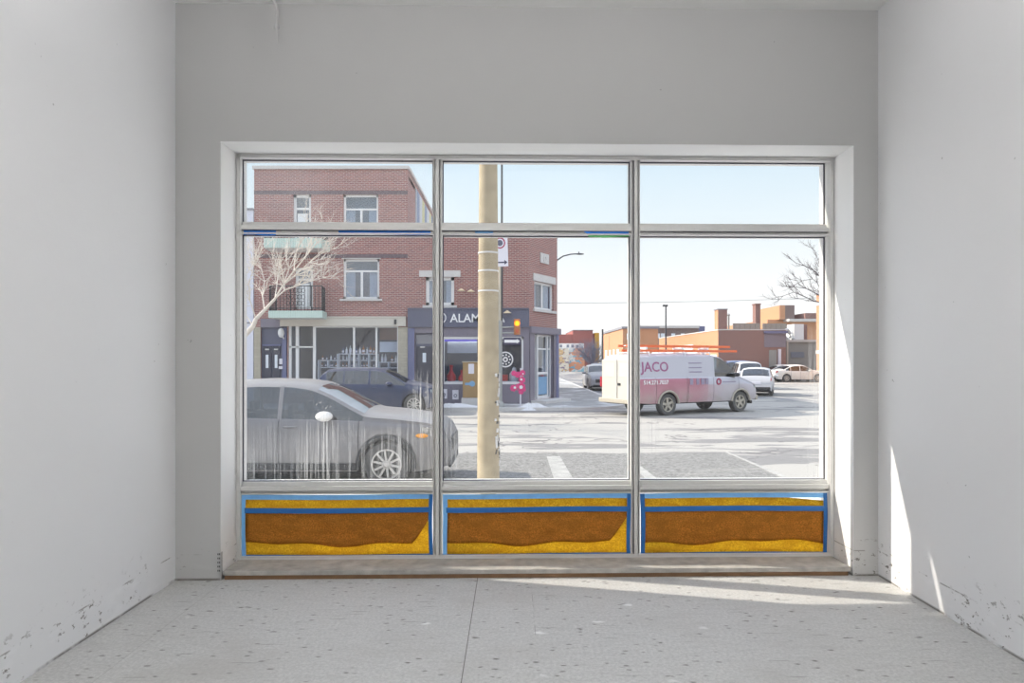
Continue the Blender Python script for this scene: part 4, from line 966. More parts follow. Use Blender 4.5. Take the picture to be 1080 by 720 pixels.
# display unit and bottles
du = thing('display_shelf', 'white lattice display shelf inside the bottle shop window', 'shelf', (X(380), BY+.5, GZ))
dy = .30; us = MB(T0)
for (a, b_, y_) in ((333, 354, 380), (333, 354, 387.5), (355, 396, 373), (355, 396, 380), (355, 396, 387.5), (397.5, 419, 382), (397.5, 419, 388)): us.box(X(a), X(b_), dy, dy+.35, Z(y_+.45), Z(y_-.45))
for px, y0_, y1_ in ((333.5, 380, 407), (343.5, 380, 388), (354, 373, 407), (366, 373, 407), (376.5, 373, 407), (387, 373, 407), (396, 373, 407), (398, 382, 407), (408, 382, 388), (418.5, 382, 407)): us.box(X(px)-.025, X(px)+.025, dy, dy+.35, Z(y1_), Z(y0_))
us.build('shelf_frame', 'white_d', du)
rb = random.Random(11); bottle_meshes = {}
def bottle(px, y_, h, m, k):
    r = h*.15; key = (m, round(h, 2))
    if key not in bottle_meshes:
        o = MB().lathe([(r*.9, 0), (r, .02), (r, h*.58), (r*.85, h*.66), (r*.36, h*.76), (r*.33, h), (r*.2, h)], n=14).build('bottle', m, smooth=True)
        lb = MB().lathe([(r*1.02, h*.16), (r*1.03, h*.17), (r*1.03, h*.45), (r*1.02, h*.46)], n=14).build('bottle_label', 'signwhite', o, smooth=True)
        bottle_meshes[key] = o
    else: o = copy_tree(bottle_meshes[key])
    o.location = (X(px), BY+dy+.17, Z(y_-.45)+.001)
    nm = {'bluedoor': 'dark blue', 'amberg': 'amber', 'clearb': 'pale'}[m]
    tag(o, None, 'bottle', 'bottles in the bottle shop window'); o['label'] = f'{nm} bottle {k}'
shelves = [(335, 352, 380, 'on the low left shelf'), (357, 394, 373, 'on the top middle shelf'), (357, 394, 380, 'on the second middle shelf'), (335, 353, 387.5, 'on the lowest left shelf'), (357, 394, 387.5, 'on the lowest middle shelf'), (399, 417, 382, 'on the right shelf')]
for (a, b_, y_, where) in shelves:
    n = int((b_-a)/3.6); 
    for k in range(n):
        px = a+(b_-a)*(k+.5)/n+rb.uniform(-.4, .4)
        if any(abs(px-q) < 1.1 for q in (343.5, 366, 376.5, 387, 408)) and y_ != 373 and not (y_ == 380 and a < 340): px += 1.6
        h = rb.choice((.19, .215)) if y_ not in (373, 382) else rb.choice((.27, .33))
        if any(abs(px-q) < 1.6 for q in (333.5, 343.5, 354, 366, 376.5, 387, 396, 398, 408, 418.5)) and y_ not in (373,): continue
        bottle(px, y_, h, rb.choice(('bluedoor', 'amberg', 'clearb')), where+' of the bottle shop window')

# --- corner building with the shop called ALAMBIKA on its sign
b2 = thing('corner_building', 'two storey red brick corner shop with slate blue front and white lettering', 'building', (X(500), BY, GZ))
zt2 = 6.97; xc = .70
wh = (X(449), X(479), Z(322), Z(292)); sh = (X(467), X(552), Z(405), Z(355)); dh = (X(437.5), X(457), Z(414), Z(351))
MB(T0).holed(xb, xc, GZ-.1, zt2, [wh, sh, dh], 0, .30).build('brick_front', 'brick_c', b2)
MB(T0).holed(xb+.02, xc, GZ-.08, Z(325), [sh, dh], -.06, .0).build('painted_front', 'slate_g', b2)
MB(T0).box(xb+.02, xc, -.16, -.06, Z(345), Z(326)).box(xb+.02, xc, -.2, -.06, Z(326.4), Z(325)).build('sign_band', 'slate', b2)
MB(T0).box(xb+.02, X(437.4), -.10, -.06, GZ, Z(346)).build('pilaster', 'blue_p', b2)
bwindow(b2, T0, *wh, 2, 0, .13, sill=.10, lintel=(.26, .26))
# street door
dr = MB(T0).box(dh[0], dh[1], .08, .14, GZ, dh[3]).build('street_door', 'slate', b2)
q = MB(T0).box(X(439), X(456), .04, .08, GZ+.05, Z(365)).build('door_leaf', 'door_d', dr, bevel=.01)
MB(T0).box(X(445.6), X(449.2), .02, .042, Z(382), Z(372)).build('door_light', 'curtain', q)
MB(T0).box(X(443), X(448), .02, .042, Z(366.6), Z(365.2)).build('door_number', 'steel', q)
MB(T0).box(X(439), X(456), .06, .09, Z(362.5), Z(353)).build('fanlight', 'pane', dr)
# shop window
sf = MB(T0)
a, b_, c, d = sh
sf.box(a, b_, -.02, .10, d-.10, d).box(a, b_, -.02, .10, c, c+.10).box(b_-.08, b_, -.02, .10, c, d).box(a, a+.06, -.02, .10, c, d).box(X(519), X(521), -.01, .08, c, d)
f = sf.build('shop_front', 'white', b2)
MB(T0).box(a+.02, b_-.02, .04, .05, c+.02, d-.02).build('shop_glass', 'shopglass', f)
MB(T0).box(a+.06, X(503), .06, .09, d-.19, d-.11).build('light_strip', 'led', f)
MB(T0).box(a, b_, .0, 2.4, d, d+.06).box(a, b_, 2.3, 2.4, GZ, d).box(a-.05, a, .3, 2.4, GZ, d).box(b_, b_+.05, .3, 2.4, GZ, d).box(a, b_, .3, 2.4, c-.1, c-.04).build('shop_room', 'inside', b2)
MB(T0).box(a+.1, X(502), .8, .86, Z(372), Z(358)).build('back_screen', 'curtain', b2)
lg = MB(T0).ring((X(533), Z(379)), .27, .325, .025, .039, 32); lg.ring((X(533), Z(379)), .05, .11, .025, .039, 20)
for k in range(9):
    t = 2*math.pi*k/9; lg.ring((X(533)+.19*math.cos(t), Z(379)+.19*math.sin(t)), .0, .038, .025, .039, 8)
lg.build('window_logo', 'letter', f)
# sign lettering: round mark then the word
def flat_text(txt, px0, px1, base, capz, Yt, m, parent, nm):
    mb, wd = text_mb(txt, 1.0, Matrix(), .02, 1.0, .012); x0 = fx(px0, Yt); x1 = fx(px1, Yt)
    hh = max(v[2] for v in mb.v)-min(v[2] for v in mb.v); zb_ = min(v[2] for v in mb.v); sx = (x1-x0)/wd; sz = (capz-base)/hh
    q = MB(); q.add([(x0+v[0]*sx, Yt+v[1], base+(v[2]-zb_)*sz) for v in mb.v], mb.f); return q.build(nm, m, parent)
flat_text('ALAMBIKA', 474.5, 532.5, Z(340), Z(331), BY-.172, 'letter', b2, 'sign_lettering')
MB(T0).ring((X(465), Z(335.3)), .20, .235, -.175, -.16, 28).box(X(463.5), X(464.2), -.175, -.16, Z(338.5), Z(332)).box(X(465.8), X(466.5), -.175, -.16, Z(338.5), Z(332)).build('round_mark', 'letter', b2)
for px, y_ in ((487, 306), (497, 307), (535, 329)):
    MB(T0).tube([(X(px), .0, Z(y_-1.0)), (X(px), -.22, Z(y_-1.2)), (X(px), -.30, Z(y_))], .018, 6).lathe([(.02, Z(y_)+.05), (.05, Z(y_)+.03), (.16, Z(y_)-.05), (.165, Z(y_)-.06)], (X(px), -.30, 0), 14).build('sign_lamp', 'cream', b2, smooth=True)
# painted frames below the window
for px, y0_, y1_ in ((480.5, 411, 421), (468.5, 410, 420)):
    o = MB(T0).box(X(px-3.2), X(px+3.2), -.085, -.06, Z(y1_), Z(y0_)).build('wall_poster', 'signwhite', b2)
    MB(T0).ring((X(px), Z((y0_+y1_)/2+1)), .045, .07, -.09, -.084, 20).build('ring_print', 'signdark', o)
# chamfered corner
A = Vector((xc, BY)); B = Vector((2.00, 30.20)); dv2 = (B-A).normalized(); LC = (B-A).length
TC = Matrix(((dv2.x, -dv2.y, 0, A.x), (dv2.y, dv2.x, 0, A.y), (0, 0, 1, 0), (0, 0, 0, 1)))
def cs(px): k = (px-CX)/F; return (k*A.y-A.x)/(dv2.x-k*dv2.y)
def cz(px, py): return fz(py, A.y+dv2.y*cs(px))
cw = (cs(563.5), cs(584), cz(574, 327), cz(574, 298)); cd = (cs(562.5), cs(583), GZ+.12, cz(573, 353))
MB(TC).holed(0, LC, GZ-.1, zt2, [cw, (cd[0]-.02, cd[1]+.02, cd[2], cd[3]+.02)], 0, .30).build('corner_wall', 'brick_c', b2)
MB(TC).holed(0, LC+.05, GZ-.08, cz(574, 346), [cd], -.06, .0).build('painted_corner', 'slate_g', b2)
MB(TC).box(cd[1], cd[1]+.02, -.06, .3, cd[2], cd[3]).box(cd[0]-.02, cd[0], -.06, .3, cd[2], cd[3]).build('door_casing', 'slate_g', b2)
MB(TC).box(-.03, LC+.12, -.14, 0, cz(574, 352), cz(574, 345.5)).build('corner_cornice', 'slate_g', b2)
bwindow(b2, TC, *cw, 2, 0, .10, sill=.10, lintel=(.30, .12))
ef = bwindow(b2, TC, *cd, 1, .22, .07, name='entrance_door', back='curtain')
MB(TC).box(cd[0]+.34, cd[0]+.42, .0, .16, cd[2], cd[3]).box(cd[1]-.42, cd[1]-.34, .05, .16, cd[2], cd[3]).box(cd[0]+.38, cd[1]-.38, .05, .15, cd[2]+1.05, cd[2]+1.15).box(cd[0]+.38, cd[1]-.38, .05, .15, cd[2], cd[2]+.15).build('door_leaf', 'white', ef)
MB(TC).box(cd[0]+.5, cd[1]-.5, .03, .06, cd[2]+.2, cd[2]+.95).build('door_notice', 'bluesticker', ef)
MB(TC).box(LC-.22, LC+.02, -.08, -.06, GZ, cz(574, 352)).build('pilaster', 'blue_p', b2)
MB(TC).box(cs(569.5), cs(578), -.05, 0, cz(574, 278), cz(574, 267.5)).ring(((cs(569.5)+cs(578))/2, cz(574, 273)), .08, .17, -.07, -.05, 20).build('stone_plaque', 'concrete_l', b2)
MB(TC).box(cd[0]-.3, cd[1]+.3, -.75, -.02, GZ-.02, GZ+.12).build('entrance_step', 'concrete_l', b2, bevel=.01)
MB().box(B.x-.3, B.x, B.y, 44, GZ-.1, zt2).box(xb, B.x, 43.7, 44, GZ-.1, zt2).prism([(xb, BY+.3), (xc, BY+.3), (B.x-.2, B.y+.1), (B.x-.1, 43.8), (xb, 43.8)], zt2-.35, zt2-.25, 'z').build('side_wall', 'brick_c', b2)
MB().prism([(xb+.05, BY-.06), (xc+.04, BY-.06), (B.x+.06, B.y-.02), (B.x+.06, 44), (B.x-.2, 44), (B.x-.2, B.y+.1), (xc-.1, BY+.2), (xb+.05, BY+.2)], zt2, zt2+.12, 'z').build('coping', 'slab', b2)
# goods in the corner shop window
def vase(px, y_, h, label):
    r = h*.30; o = MB().lathe([(r*.75, 0), (r, h*.16), (r*.95, h*.35), (r*.35, h*.62), (r*.28, h*.8), (r*.42, h*.98), (r*.3, h)], n=16).build('vase', 'red', smooth=True)
    o.location = (X(px), BY+.42, Z(y_)); tag(o, label, 'vase', 'red vases in the corner shop window')
cz_top = Z(402)
ct = thing('display_counter', 'white display counter inside the corner shop window', 'counter', (X(495), BY+.5, sh[2]))
MB(T0).box(sh[0]+.1, X(519), .16, .78, cz_top-.05, cz_top).build('counter_top', 'white_d', ct)
MB(T0).box(sh[0]+.15, X(518), .22, .76, sh[2]-.04, cz_top-.05).build('counter_base', 'white_d', ct)
vase(475, 402, .66, 'taller red vase on the white counter of the corner shop'); vase(486, 402, .46, 'shorter red vase beside the brown cabinet in corner shop window')
c2 = thing('display_stand', 'low white stand behind the pink decoration in the corner shop window', 'stand', (X(536), BY+.5, sh[2]))
MB(T0).box(X(529), X(545), .2, .7, sh[2]-.04, Z(402)).build('stand_top', 'white_d', c2)
rbx = MB(T0).box(X(529), X(535.5), .25, .6, Z(401.9), Z(395.2)).build('gift_box', 'red', bevel=.01); tag(rbx, 'bright red box on the stand right of the pole', 'box')
o = MB(T0).lathe([(.20, 0), (.22, .05), (.20, .30), (.10, .42), (.07, .55), (.05, .56)], (X(542.3), .45, Z(401.9)), 18).build('carafe', 'clearb', smooth=True); tag(o, 'pale round carafe on the stand, right of the red box', 'carafe')

for (lx, ly, en) in ((X(375), BY+.9, 45), (X(500), BY+.9, 30)):  # unseen fill lights added to brighten the goods in both shops
    al = bpy.data.lights.new('shop_fill', 'AREA'); al.shape = 'RECTANGLE'; al.size = 3.0; al.size_y = .4; al.energy = en
    ao = bpy.data.objects.new('shop_fill', al); COL.objects.link(ao); ao.location = (lx, ly, Z(346.5) if lx < -5 else Z(357))
# --- pale neighbour on the far left
bp = thing('pale_building', 'pale lavender rendered building at the far left edge behind the tree', 'building', (X(200), BY, GZ))
MB().box(X(60), X(267.6), BY-.05, 40, GZ-.1, Z(222)).build('rendered_wall', 'pale', bp)
MB().box(X(60), X(267.8), BY-.09, BY-.05, Z(341), Z(339.6)).box(X(60), X(267.8), BY-.12, BY+.3, Z(222), Z(220)).build('string_course', 'slab', bp)

# ------------------------------------------------------------------ street furniture on the far kerb
cb = thing('control_cabinet', 'brown traffic control cabinet with white notice and blue sticker', 'cabinet', (fx(496, 26.9), 26.9, GZ))
cy = 26.7; a, b_ = fx(488, cy), fx(504, cy)
MB().box(a-.05, b_+.06, cy-.04, cy+.55, GZ, fz(419.5, cy)).build('plinth', 'concrete_l', cb, bevel=.01)
MB().box(a, b_+.03, cy, cy+.5, fz(419.5, cy), fz(382, cy)).build('cabinet_body', 'cab', cb, bevel=.01)
MB().box(a-.03, b_+.05, cy-.03, cy+.53, fz(382, cy), fz(381, cy)).build('cabinet_lid', 'tan', cb)
MB().box(a+.05, b_, cy-.02, cy, fz(418.5, cy), fz(383.2, cy)).build('cabinet_door', 'cab', cb, bevel=.005)
MB().box(b_+.03, b_+.10, cy+.1, cy+.4, fz(418, cy), fz(384, cy)).build('dark_side', 'cab_d', cb)  # dark strip along the cabinet's right side
MB().box(fx(494, cy), fx(500, cy), cy-.025, cy-.02, fz(394, cy), fz(383.5, cy)).build('notice', 'signwhite', cb)
MB().box(fx(490.5, cy), fx(497, cy), cy-.024, cy-.02, fz(406, cy), fz(403.5, cy)).ring((fx(498, cy), fz(404.5, cy)), 0, .115, cy-.026, cy-.02, 16).build('sticker', 'bluesticker', cb)

ty = 26.05; tx = fx(527.6, ty)
ts = thing('traffic_signal', 'traffic signal post with lit orange hand and one way arrow', 'traffic signal', (tx, ty, GZ))
MB().tube([(tx, ty, GZ), (tx, ty, fz(338, ty))], [.085, .08], 14).lathe([(.16, GZ), (.15, GZ+.12), (.09, GZ+.2)], (tx, ty, 0), 16).build('post', 'galv', ts, smooth=True)
tm = MB().tube([(tx-.02, ty, fz(338, ty)-.02), (tx-.02, ty, fz(247, ty))], [.05, .045], 12).build('sign_post', 'tan', ts, smooth=True)
MB().tube([(tx+.06, ty+.12, fz(338, ty)-.3), (tx+.06, ty+.12, fz(130, ty))], [.045, .035], 10).build('mast', 'dark_met', ts, smooth=True)
sy = ty-.07; a, b_ = fx(521, sy), fx(535.6, sy); zA, zB = fz(281, sy), fz(245, sy)
sgn = MB(Matrix.Translation(((a+b_)/2, sy, (zA+zB)/2)) @ Matrix.Rotation(math.radians(-2), 4, 'Y'))
w2, h2 = (b_-a)/2, (zB-zA)/2
sp_ = MB(sgn.T).box(-w2, w2, -.012, .012, -h2, h2).build('parking_sign', 'signwhite', ts, bevel=.008)
MB(sgn.T).ring((-.03, h2*.38), .165, .215, -.018, -.012, 32, .95).build('ring', 'signred', sp_)
MB(sgn.T).ring((-.03, h2*.38), 0, .115, -.018, -.012, 28, .95).build('disc', 'slate', sp_)
MB(sgn.T).box(-w2*.95, w2*.45, -.018, -.012, -h2*.80, -h2*.72).prism([(w2*.45, -h2*.90), (w2*.88, -h2*.76), (w2*.45, -h2*.62)], -.018, -.012).build('arrow', 'signdark', sp_)
MB(Matrix.Translation((0, ty-.12, 0))).box(fx(531, ty), fx(549, ty), -.012, .012, fz(363.5, ty), fz(356, ty)).build('arrow_sign', 'signdark', ts)
az = fz(359.8, ty); zz = (fz(356, ty)-fz(363.5, ty))/2
MB(Matrix.Translation((0, ty-.12, 0))).prism([(fx(532, ty), az-.055), (fx(545, ty), az-.055), (fx(545, ty), az-.095), (fx(548.4, ty), az), (fx(545, ty), az+.095), (fx(545, ty), az+.055), (fx(532, ty), az+.055)], -.02, -.012).build('arrow', 'letter', ts)
MB().tube([(tx, ty, az), (fx(531, ty), ty-.11, az)], .02, 6).tube([(tx, ty, fz(345, ty)), (fx(542, ty), ty-.05, fz(345, ty))], .028, 8).tube([(tx, ty, fz(351, ty)), (fx(542, ty), ty-.05, fz(351, ty))], .028, 8).build('bracket', 'galv', ts)
hd = MB().box(fx(542, ty), fx(548.6, ty), ty-.16, ty+.08, fz(353, ty), fz(336.3, ty)).build('signal_head', 'sig', ts, bevel=.03)
for yy_, m in ((341, 'amber'), (349, 'amber')):
    r_ = .105; c_ = (fx(545.3, ty), fz(yy_, ty))
    MB(Matrix.Translation((0, ty-.17, 0))).ring(c_, 0, r_, -.01, .012, 20).build('lens', m if yy_ == 341 else 'sig', hd)
hnd = MB(Matrix.Translation((0, ty-.185, 0))); c_ = (fx(545.3, ty), fz(341.3, ty))
hnd.box(c_[0]-.035, c_[0]+.035, -.005, .005, c_[1]-.06, c_[1]+.01)
for k in range(4): hnd.box(c_[0]-.035+.018*k, c_[0]-.021+.018*k, -.005, .005, c_[1]+.01, c_[1]+.055+.012*(k in (1, 2)))
hnd.box(c_[0]+.035, c_[0]+.055, -.005, .005, c_[1]-.04, c_[1]+.015)
hnd.build('hand_symbol', 'amber_b', hd)
MB(Matrix.Translation((0, ty-.185, 0))).ring((fx(545.3, ty), fz(349, ty)), .035, .06, -.005, .005, 16, .7).build('walk_symbol', 'red', hd)

pk = thing('hanging_decoration', 'hot pink cut out decoration on a thin white post by the corner', 'decoration', (fx(548.8, 26.4), 26.4, GZ))
ky = 26.4
MB().tube([(fx(548.8, ky), ky, GZ), (fx(549.2, ky), ky, fz(388, ky))], .03, 8).build('post', 'signwhite', pk)
pb = MB(); pw = MB()
for (px, y_, r_) in ((542, 393.5, .105), (546, 395, .12), (551, 393, .11), (550.5, 400.5, .13), (546.5, 407, .10), (550, 407.5, .15), (541.5, 409, .13), (537.5, 410, .0), (549.5, 413, .10), (553, 411, .06)):
    if r_ == 0: continue
    n = 7
    poly = [(fx(px, ky)+r_*(1+.22*(k % 2)-.1)*math.cos(2*math.pi*k/14), fz(y_, ky)+r_*(1+.22*(k % 2)-.1)*math.sin(2*math.pi*k/14)) for k in range(14)]
    d_ = rb.uniform(-.05, .05); pb.prism(poly, ky-.075+d_*.5, ky-.055+d_*.5)
for (px, y_, r_) in ((549.5, 408, .07), (549.8, 400, .045), (543, 408.5, .05), (551.5, 394, .03)): pw.ring((fx(px, ky), fz(y_, ky)), .0, r_, ky-.125, ky-.118, 12)
pb.tube([(fx(542, ky), ky-.06, fz(393.5, ky)), (fx(551, ky), ky-.05, fz(394, ky)), (fx(550, ky), ky-.06, fz(413, ky)), (fx(541.5, ky), ky-.06, fz(409, ky))], .03, 6)
pb.build('cutout', 'pink', pk); pw.build('cutout_centre', 'letter', pk)

sl_ = thing('street_lamp', 'dark street lamp arm reaching out past the corner building', 'street lamp', (fx(578, 47), 47, ZS+.1))
MB().tube([(fx(578, 47), 47, ZS+.1), (fx(578, 47), 47, fz(285, 47))], [.11, .07], 10).build('mast', 'dark_met', sl_, smooth=True)
MB().tube([(fx(578, 47), 47, fz(286, 47)), (fx(588, 47), 47, fz(274, 47)), (fx(594, 47), 47, fz(270, 47)), (fx(602, 47), 47, fz(268, 47)), (fx(609, 47), 47, fz(267.6, 47))], [.06, .05, .045, .04, .04], 8).build('arm', 'dark_met', sl_, smooth=True)
MB().ball((fx(611.5, 47), 47, fz(267.8, 47)), (.30, .12, .06), 12, 6).box(fx(610.5, 47)-.03, fx(610.5, 47)+.03, 46.96, 47.04, fz(267.5, 47), fz(265.5, 47)).build('lamp_head', 'dark_met', sl_)
lp = thing('lamp_post', 'dark twin headed lamp post behind the van', 'lamp post', (fx(702.3, 58), 58, ZS))
MB().tube([(fx(702.3, 58), 58, ZS), (fx(702.3, 58), 58, fz(322, 58))], [.075, .055], 10).build('mast', 'dark_met', lp, smooth=True)
for s_ in (-1, 1): MB().box(fx(702.3, 58)+(-.26 if s_ < 0 else .03), fx(702.3, 58)+(-.03 if s_ < 0 else .14), 57.85, 58.15, fz(323.2, 58), fz(321.2, 58)).build('lamp_head', 'dark_met', lp, bevel=.03)
MB().box(fx(702.3, 58)-.05, fx(702.3, 58)+.05, 57.95, 58.05, fz(322.7, 58), fz(321.8, 58)).build('head_bracket', 'dark_met', lp)
wr_ = MB(); n = 30; pa, pb2 = Vector((2.0, 41.5, fz(319.5, 41.5))), Vector((fx(905, 46), 46, fz(312, 46)))
wr_.tube([pa+(pb2-pa)*(k/n)+Vector((0, 0, -.35*4*(k/n)*(1-k/n)*.35)) for k in range(n+1)], .016, 6)
tag(wr_.build('overhead_wire', 'galv'), 'thin overhead wire crossing the sky above the low brick buildings', 'wire')

# ------------------------------------------------------------------ trees
def branch(mb, p, d, L, r, depth, rnd, spread=.55, segs=5, up=.12):
    pts = [p.copy()]; q = p.copy(); dd = d.normalized()
    for k in range(segs):
        dd = (dd+Vector((rnd.uniform(-1, 1), rnd.uniform(-1, 1), rnd.uniform(-1, 1)))*.20+Vector((0, 0, up*.4))).normalized()
        q = q+dd*(L/segs); pts.append(q.copy())
    mb.tube(pts, [r*(1-.75*k/segs) for k in range(segs+1)], 6 if r > .02 else 4)
    if depth > 0:
        for k in range(2, segs+1):
            for _ in range(2 if depth > 1 else 2):
                a = pts[k]; nd = (dd+Vector((rnd.uniform(-1, 1), rnd.uniform(-1, 1), rnd.uniform(-.7, 1)))*spread*1.5).normalized()
                branch(mb, a, nd, L*rnd.uniform(.38, .6), r*(1-.75*k/segs)*.75+.003, depth-1, rnd, spread, 4, up)
tyl = 20.5; PT = lambda px, y_, dy_=0: Vector((fx(px, tyl+dy_), tyl+dy_, fz(y_, tyl+dy_)))
tr = thing('bare_tree', 'pale leafless tree at the left edge in front of the mint balconies', 'tree', (PT(243, 440).x, tyl, ZS))
tk = MB().tube([Vector((PT(242, 440).x, tyl, ZS)), PT(243, 400), PT(248, 366), PT(258, 353.5), PT(267, 344), PT(270, 336), PT(279, 327), PT(290, 315)], [.14, .12, .095, .08, .07, .06, .05, .04], 12)
tk.build('trunk', 'bark', tr, smooth=True)
rt = random.Random(21); bm_ = MB()
for pts_, r0 in (([(290, 315, 0), (299, 300, -.1), (310, 286, -.2), (322, 271, -.3), (334, 256, -.4), (343, 247, -.4)], .05), ([(290, 315, 0), (300, 306, .3), (312, 302, .6), (326, 297, .8), (340, 293, .9), (352, 290, 1.0)], .035),
                 ([(299, 300, -.1), (312, 290, -.5), (326, 277, -.8), (338, 268, -1), (350, 263, -1.1)], .035), ([(279, 327, 0), (277, 312, .4), (279, 297, .7), (276, 284, .9), (272, 272, 1)], .035), ([(270, 336, 0), (264, 318, -.3), (262, 300, -.5), (268, 280, -.6), (277, 262, -.7)], .03),
                 ([(290, 315, 0), (292, 300, .5), (294, 285, .8), (301, 275, 1.0), (305, 268, 1.0)], .03), ([(267, 344, 0), (258, 330, .3), (254, 310, .4), (259, 290, .5), (266, 278, .5)], .03), ([(299, 300, -.1), (305, 283, .3), (314, 262, .5), (322, 248, .6)], .028)):
    P_ = [PT(*q) for q in pts_]; m_ = len(P_)
    bm_.tube(P_, [r0*.6*(1-.7*k/(m_-1)) for k in range(m_)], 7)
    for k in range(1, m_):
        for _ in range(3):
            d_ = (P_[k]-P_[k-1]).normalized()+Vector((rt.uniform(-1, 1), rt.uniform(-1, 1), rt.uniform(-.8, .9)))*.9
            branch(bm_, P_[k], d_, rt.uniform(.5, 1.1), r0*(1-.7*k/(m_-1))*.38+.004, 1, rt, .7)
bm_.build('branches', 'bark', tr, smooth=True)
ty2 = 46; tr2 = thing('bare_tree', 'dark leafless tree reaching in from the right edge above the roofs', 'tree', (fx(902, ty2), ty2, ZS))
bm2 = MB(); rt2 = random.Random(8); PQ = lambda px, y_, d_=0: Vector((fx(px, ty2+d_), ty2+d_, fz(y_, ty2+d_)))
MB().tube([PQ(902, 409), PQ(899, 360), PQ(895, 330), PQ(890, 300)], [.22, .19, .16, .10], 12).build('trunk', 'bark_d', tr2, smooth=True)
for pts_, r0 in (([(890, 300, 0), (877, 299, 0), (867, 293, 0), (858, 285, 0), (848, 280, .3), (839, 277, .5)], .05), ([(895, 330, 0), (875, 322, 0), (858, 317, 0), (847, 312, .2), (837, 308, .3), (826, 312, .4)], .05), ([(895, 325, 0), (872, 316, -.5), (860, 309, -.8), (850, 304, -1), (838, 302.5, -1), (830, 302, -1)], .045),
                 ([(892, 310, 0), (873, 309, .5), (866, 307, .6), (862, 298, .8), (857, 294, 1), (846, 296, 1), (840, 296, 1)], .04), ([(890, 300, 0), (872, 294, 0), (866, 285, .2), (863, 275, .3), (860, 265, .4)], .04), ([(895, 330, 0), (862, 318.5, .6), (843, 315, .8), (822, 315.5, .9)], .028)):
    P_ = [PQ(*q) for q in pts_]; m_ = len(P_)
    bm2.tube(P_, [r0*(1-.72*k/(m_-1)) for k in range(m_)], 6)
    for k in range(1, m_):
        for _ in range(2):
            d_ = (P_[k]-P_[k-1]).normalized()+Vector((rt2.uniform(-.8, .8), rt2.uniform(-.8, .8), rt2.uniform(-.4, .9)))*.8
            branch(bm2, P_[k], d_, rt2.uniform(.5, 1.2), .018, 1, rt2, .6)
bm2.build('branches', 'bark_d', tr2, smooth=True)

# ------------------------------------------------------------------ beyond the side street
def block(name, label, m, x0, x1, y0, y1, z1, cap=None, extra=None):
    t = thing(name, label, 'building', ((x0+x1)/2, y0, ZS))
    MB().box(x0, x1, y0, y1, ZS, z1).build('walls', m, t)
    if cap: MB().box(x0-.12, x1+.12, y0-.12, y1+.1, z1, z1+.22).build('roof_edge', cap, t)
    return t
Yf = 118.0; g = lambda px: fx(px, Yf); h = lambda y_: fz(y_, Yf)
t = block('far_building', 'far red brick building with a taller middle at the end of the street', 'brick_far', g(585), g(628), Yf, Yf+20, h(352.5))
MB().box(g(604), g(625), Yf-.3, Yf+15, ZS, h(348.4)).build('tall_block', 'brick_far', t); MB().box(g(603.8), g(625.2), Yf-.5, Yf+15, h(348.6), h(347.8)).build('roof_edge', 'slab', t)
MB().box(g(627), g(631.5), Yf-.6, Yf+8, ZS, h(351)).build('ochre_panel', 'yellow', t)
Yg = 108.0; g = lambda px: fx(px, Yg); h = lambda y_: fz(y_, Yg)
t = thing('graffiti_building', 'low graffiti covered building at the end of the side street', 'building', (g(602), Yg, ZS))
MB().box(g(585), g(600), Yg, Yg+6, ZS, h(367.5)).build('cream_wall', 'graf', t)
MB().box(g(600), g(617), Yg+.5, Yg+6, ZS, h(367)).build('orange_wall', 'graf2', t)
MB().box(g(590), g(618), Yg+3, Yg+8, h(367), h(361.5)).build('upper_wall', 'white', t)
for px in (593, 600.5, 605.5, 611): MB().box(g(px-1.3), g(px+1.3), Yg+2.9, Yg+3, h(366), h(363)).build('window', 'roomdark', t)
def brush(name, label, cx_, cy_, w_, hh, seed):
    t = thing(name, label, 'tree', (cx_, cy_, ZS)); r_ = random.Random(seed); q = MB()
    MB().tube([(cx_, cy_, ZS), (cx_, cy_, ZS+hh*.4)], [.16, .12], 8).build('trunk', 'hedge', t)
    for k in range(30): branch(q, Vector((cx_, cy_, ZS+hh*r_.uniform(.1, .4))), Vector((r_.uniform(-1, 1)*w_/hh*1.6, r_.uniform(-1, 1)*.6, 1)), hh*.58, .07, 2, r_, .6, 4, .0)
    q.build('branches', 'hedge', t)
brush('street_tree', 'blue grey bare bushy tree at the side street end, left of orange building', fx(624.5, 92), 92, 2.6, 4.3, 4)
Yo = 70.0; xo = fx(657, Yo)
t = block('orange_building', 'sunlit orange brick building with flat roof behind the van rear', 'brick_o', xo, xo+3.6, Yo, 85, fz(346.5, Yo), 'slab')
for k in range(4): MB().box(xo-.05, xo+.05, 72.5+3*k, 73.8+3*k, .9, 2.6).build('window', 'curtain', t)
MB().box(fx(661, Yo), fx(668, Yo), Yo-.05, Yo+.05, fz(358, Yo), fz(351.5, Yo)).build('window', 'curtain', t)
q = MB()
q.tube([(xo-.5, 71, 1.4), (xo-.5, 84, 1.4)], .04, 6).tube([(xo-.5, 71, -.3), (xo-.5, 71, 1.5)], .05, 6).tube([(xo-.5, 77, -.3), (xo-.5, 77, 1.5)], .05, 6).tube([(xo-.5, 84, -.3), (xo-.5, 84, 1.5)], .05, 6)
q.build('railing', 'iron', t)
MB().tube([(fx(635.5, 80), 80, ZS), (fx(635.5, 80), 80, fz(347, 80))], [.14, .10], 8).build('utility_pole', 'dark_met') and None
tag(bpy.data.objects['utility_pole.001'] if 'utility_pole.001' in bpy.data.objects else None, 'dark thin utility pole left of the orange building', 'pole')
Yl = 98.0; g = lambda px: fx(px, Yl); h = lambda y_: fz(y_, Yl)
t = block('long_building', 'long grey brown flat roofed building behind the lamp post', 'greybrown', g(664), g(737), Yl, Yl+14, h(345), 'slab')
MB().box(g(664), g(737), Yl-.3, Yl, h(346), h(343.5)).build('cornice', 'concrete_l', t)
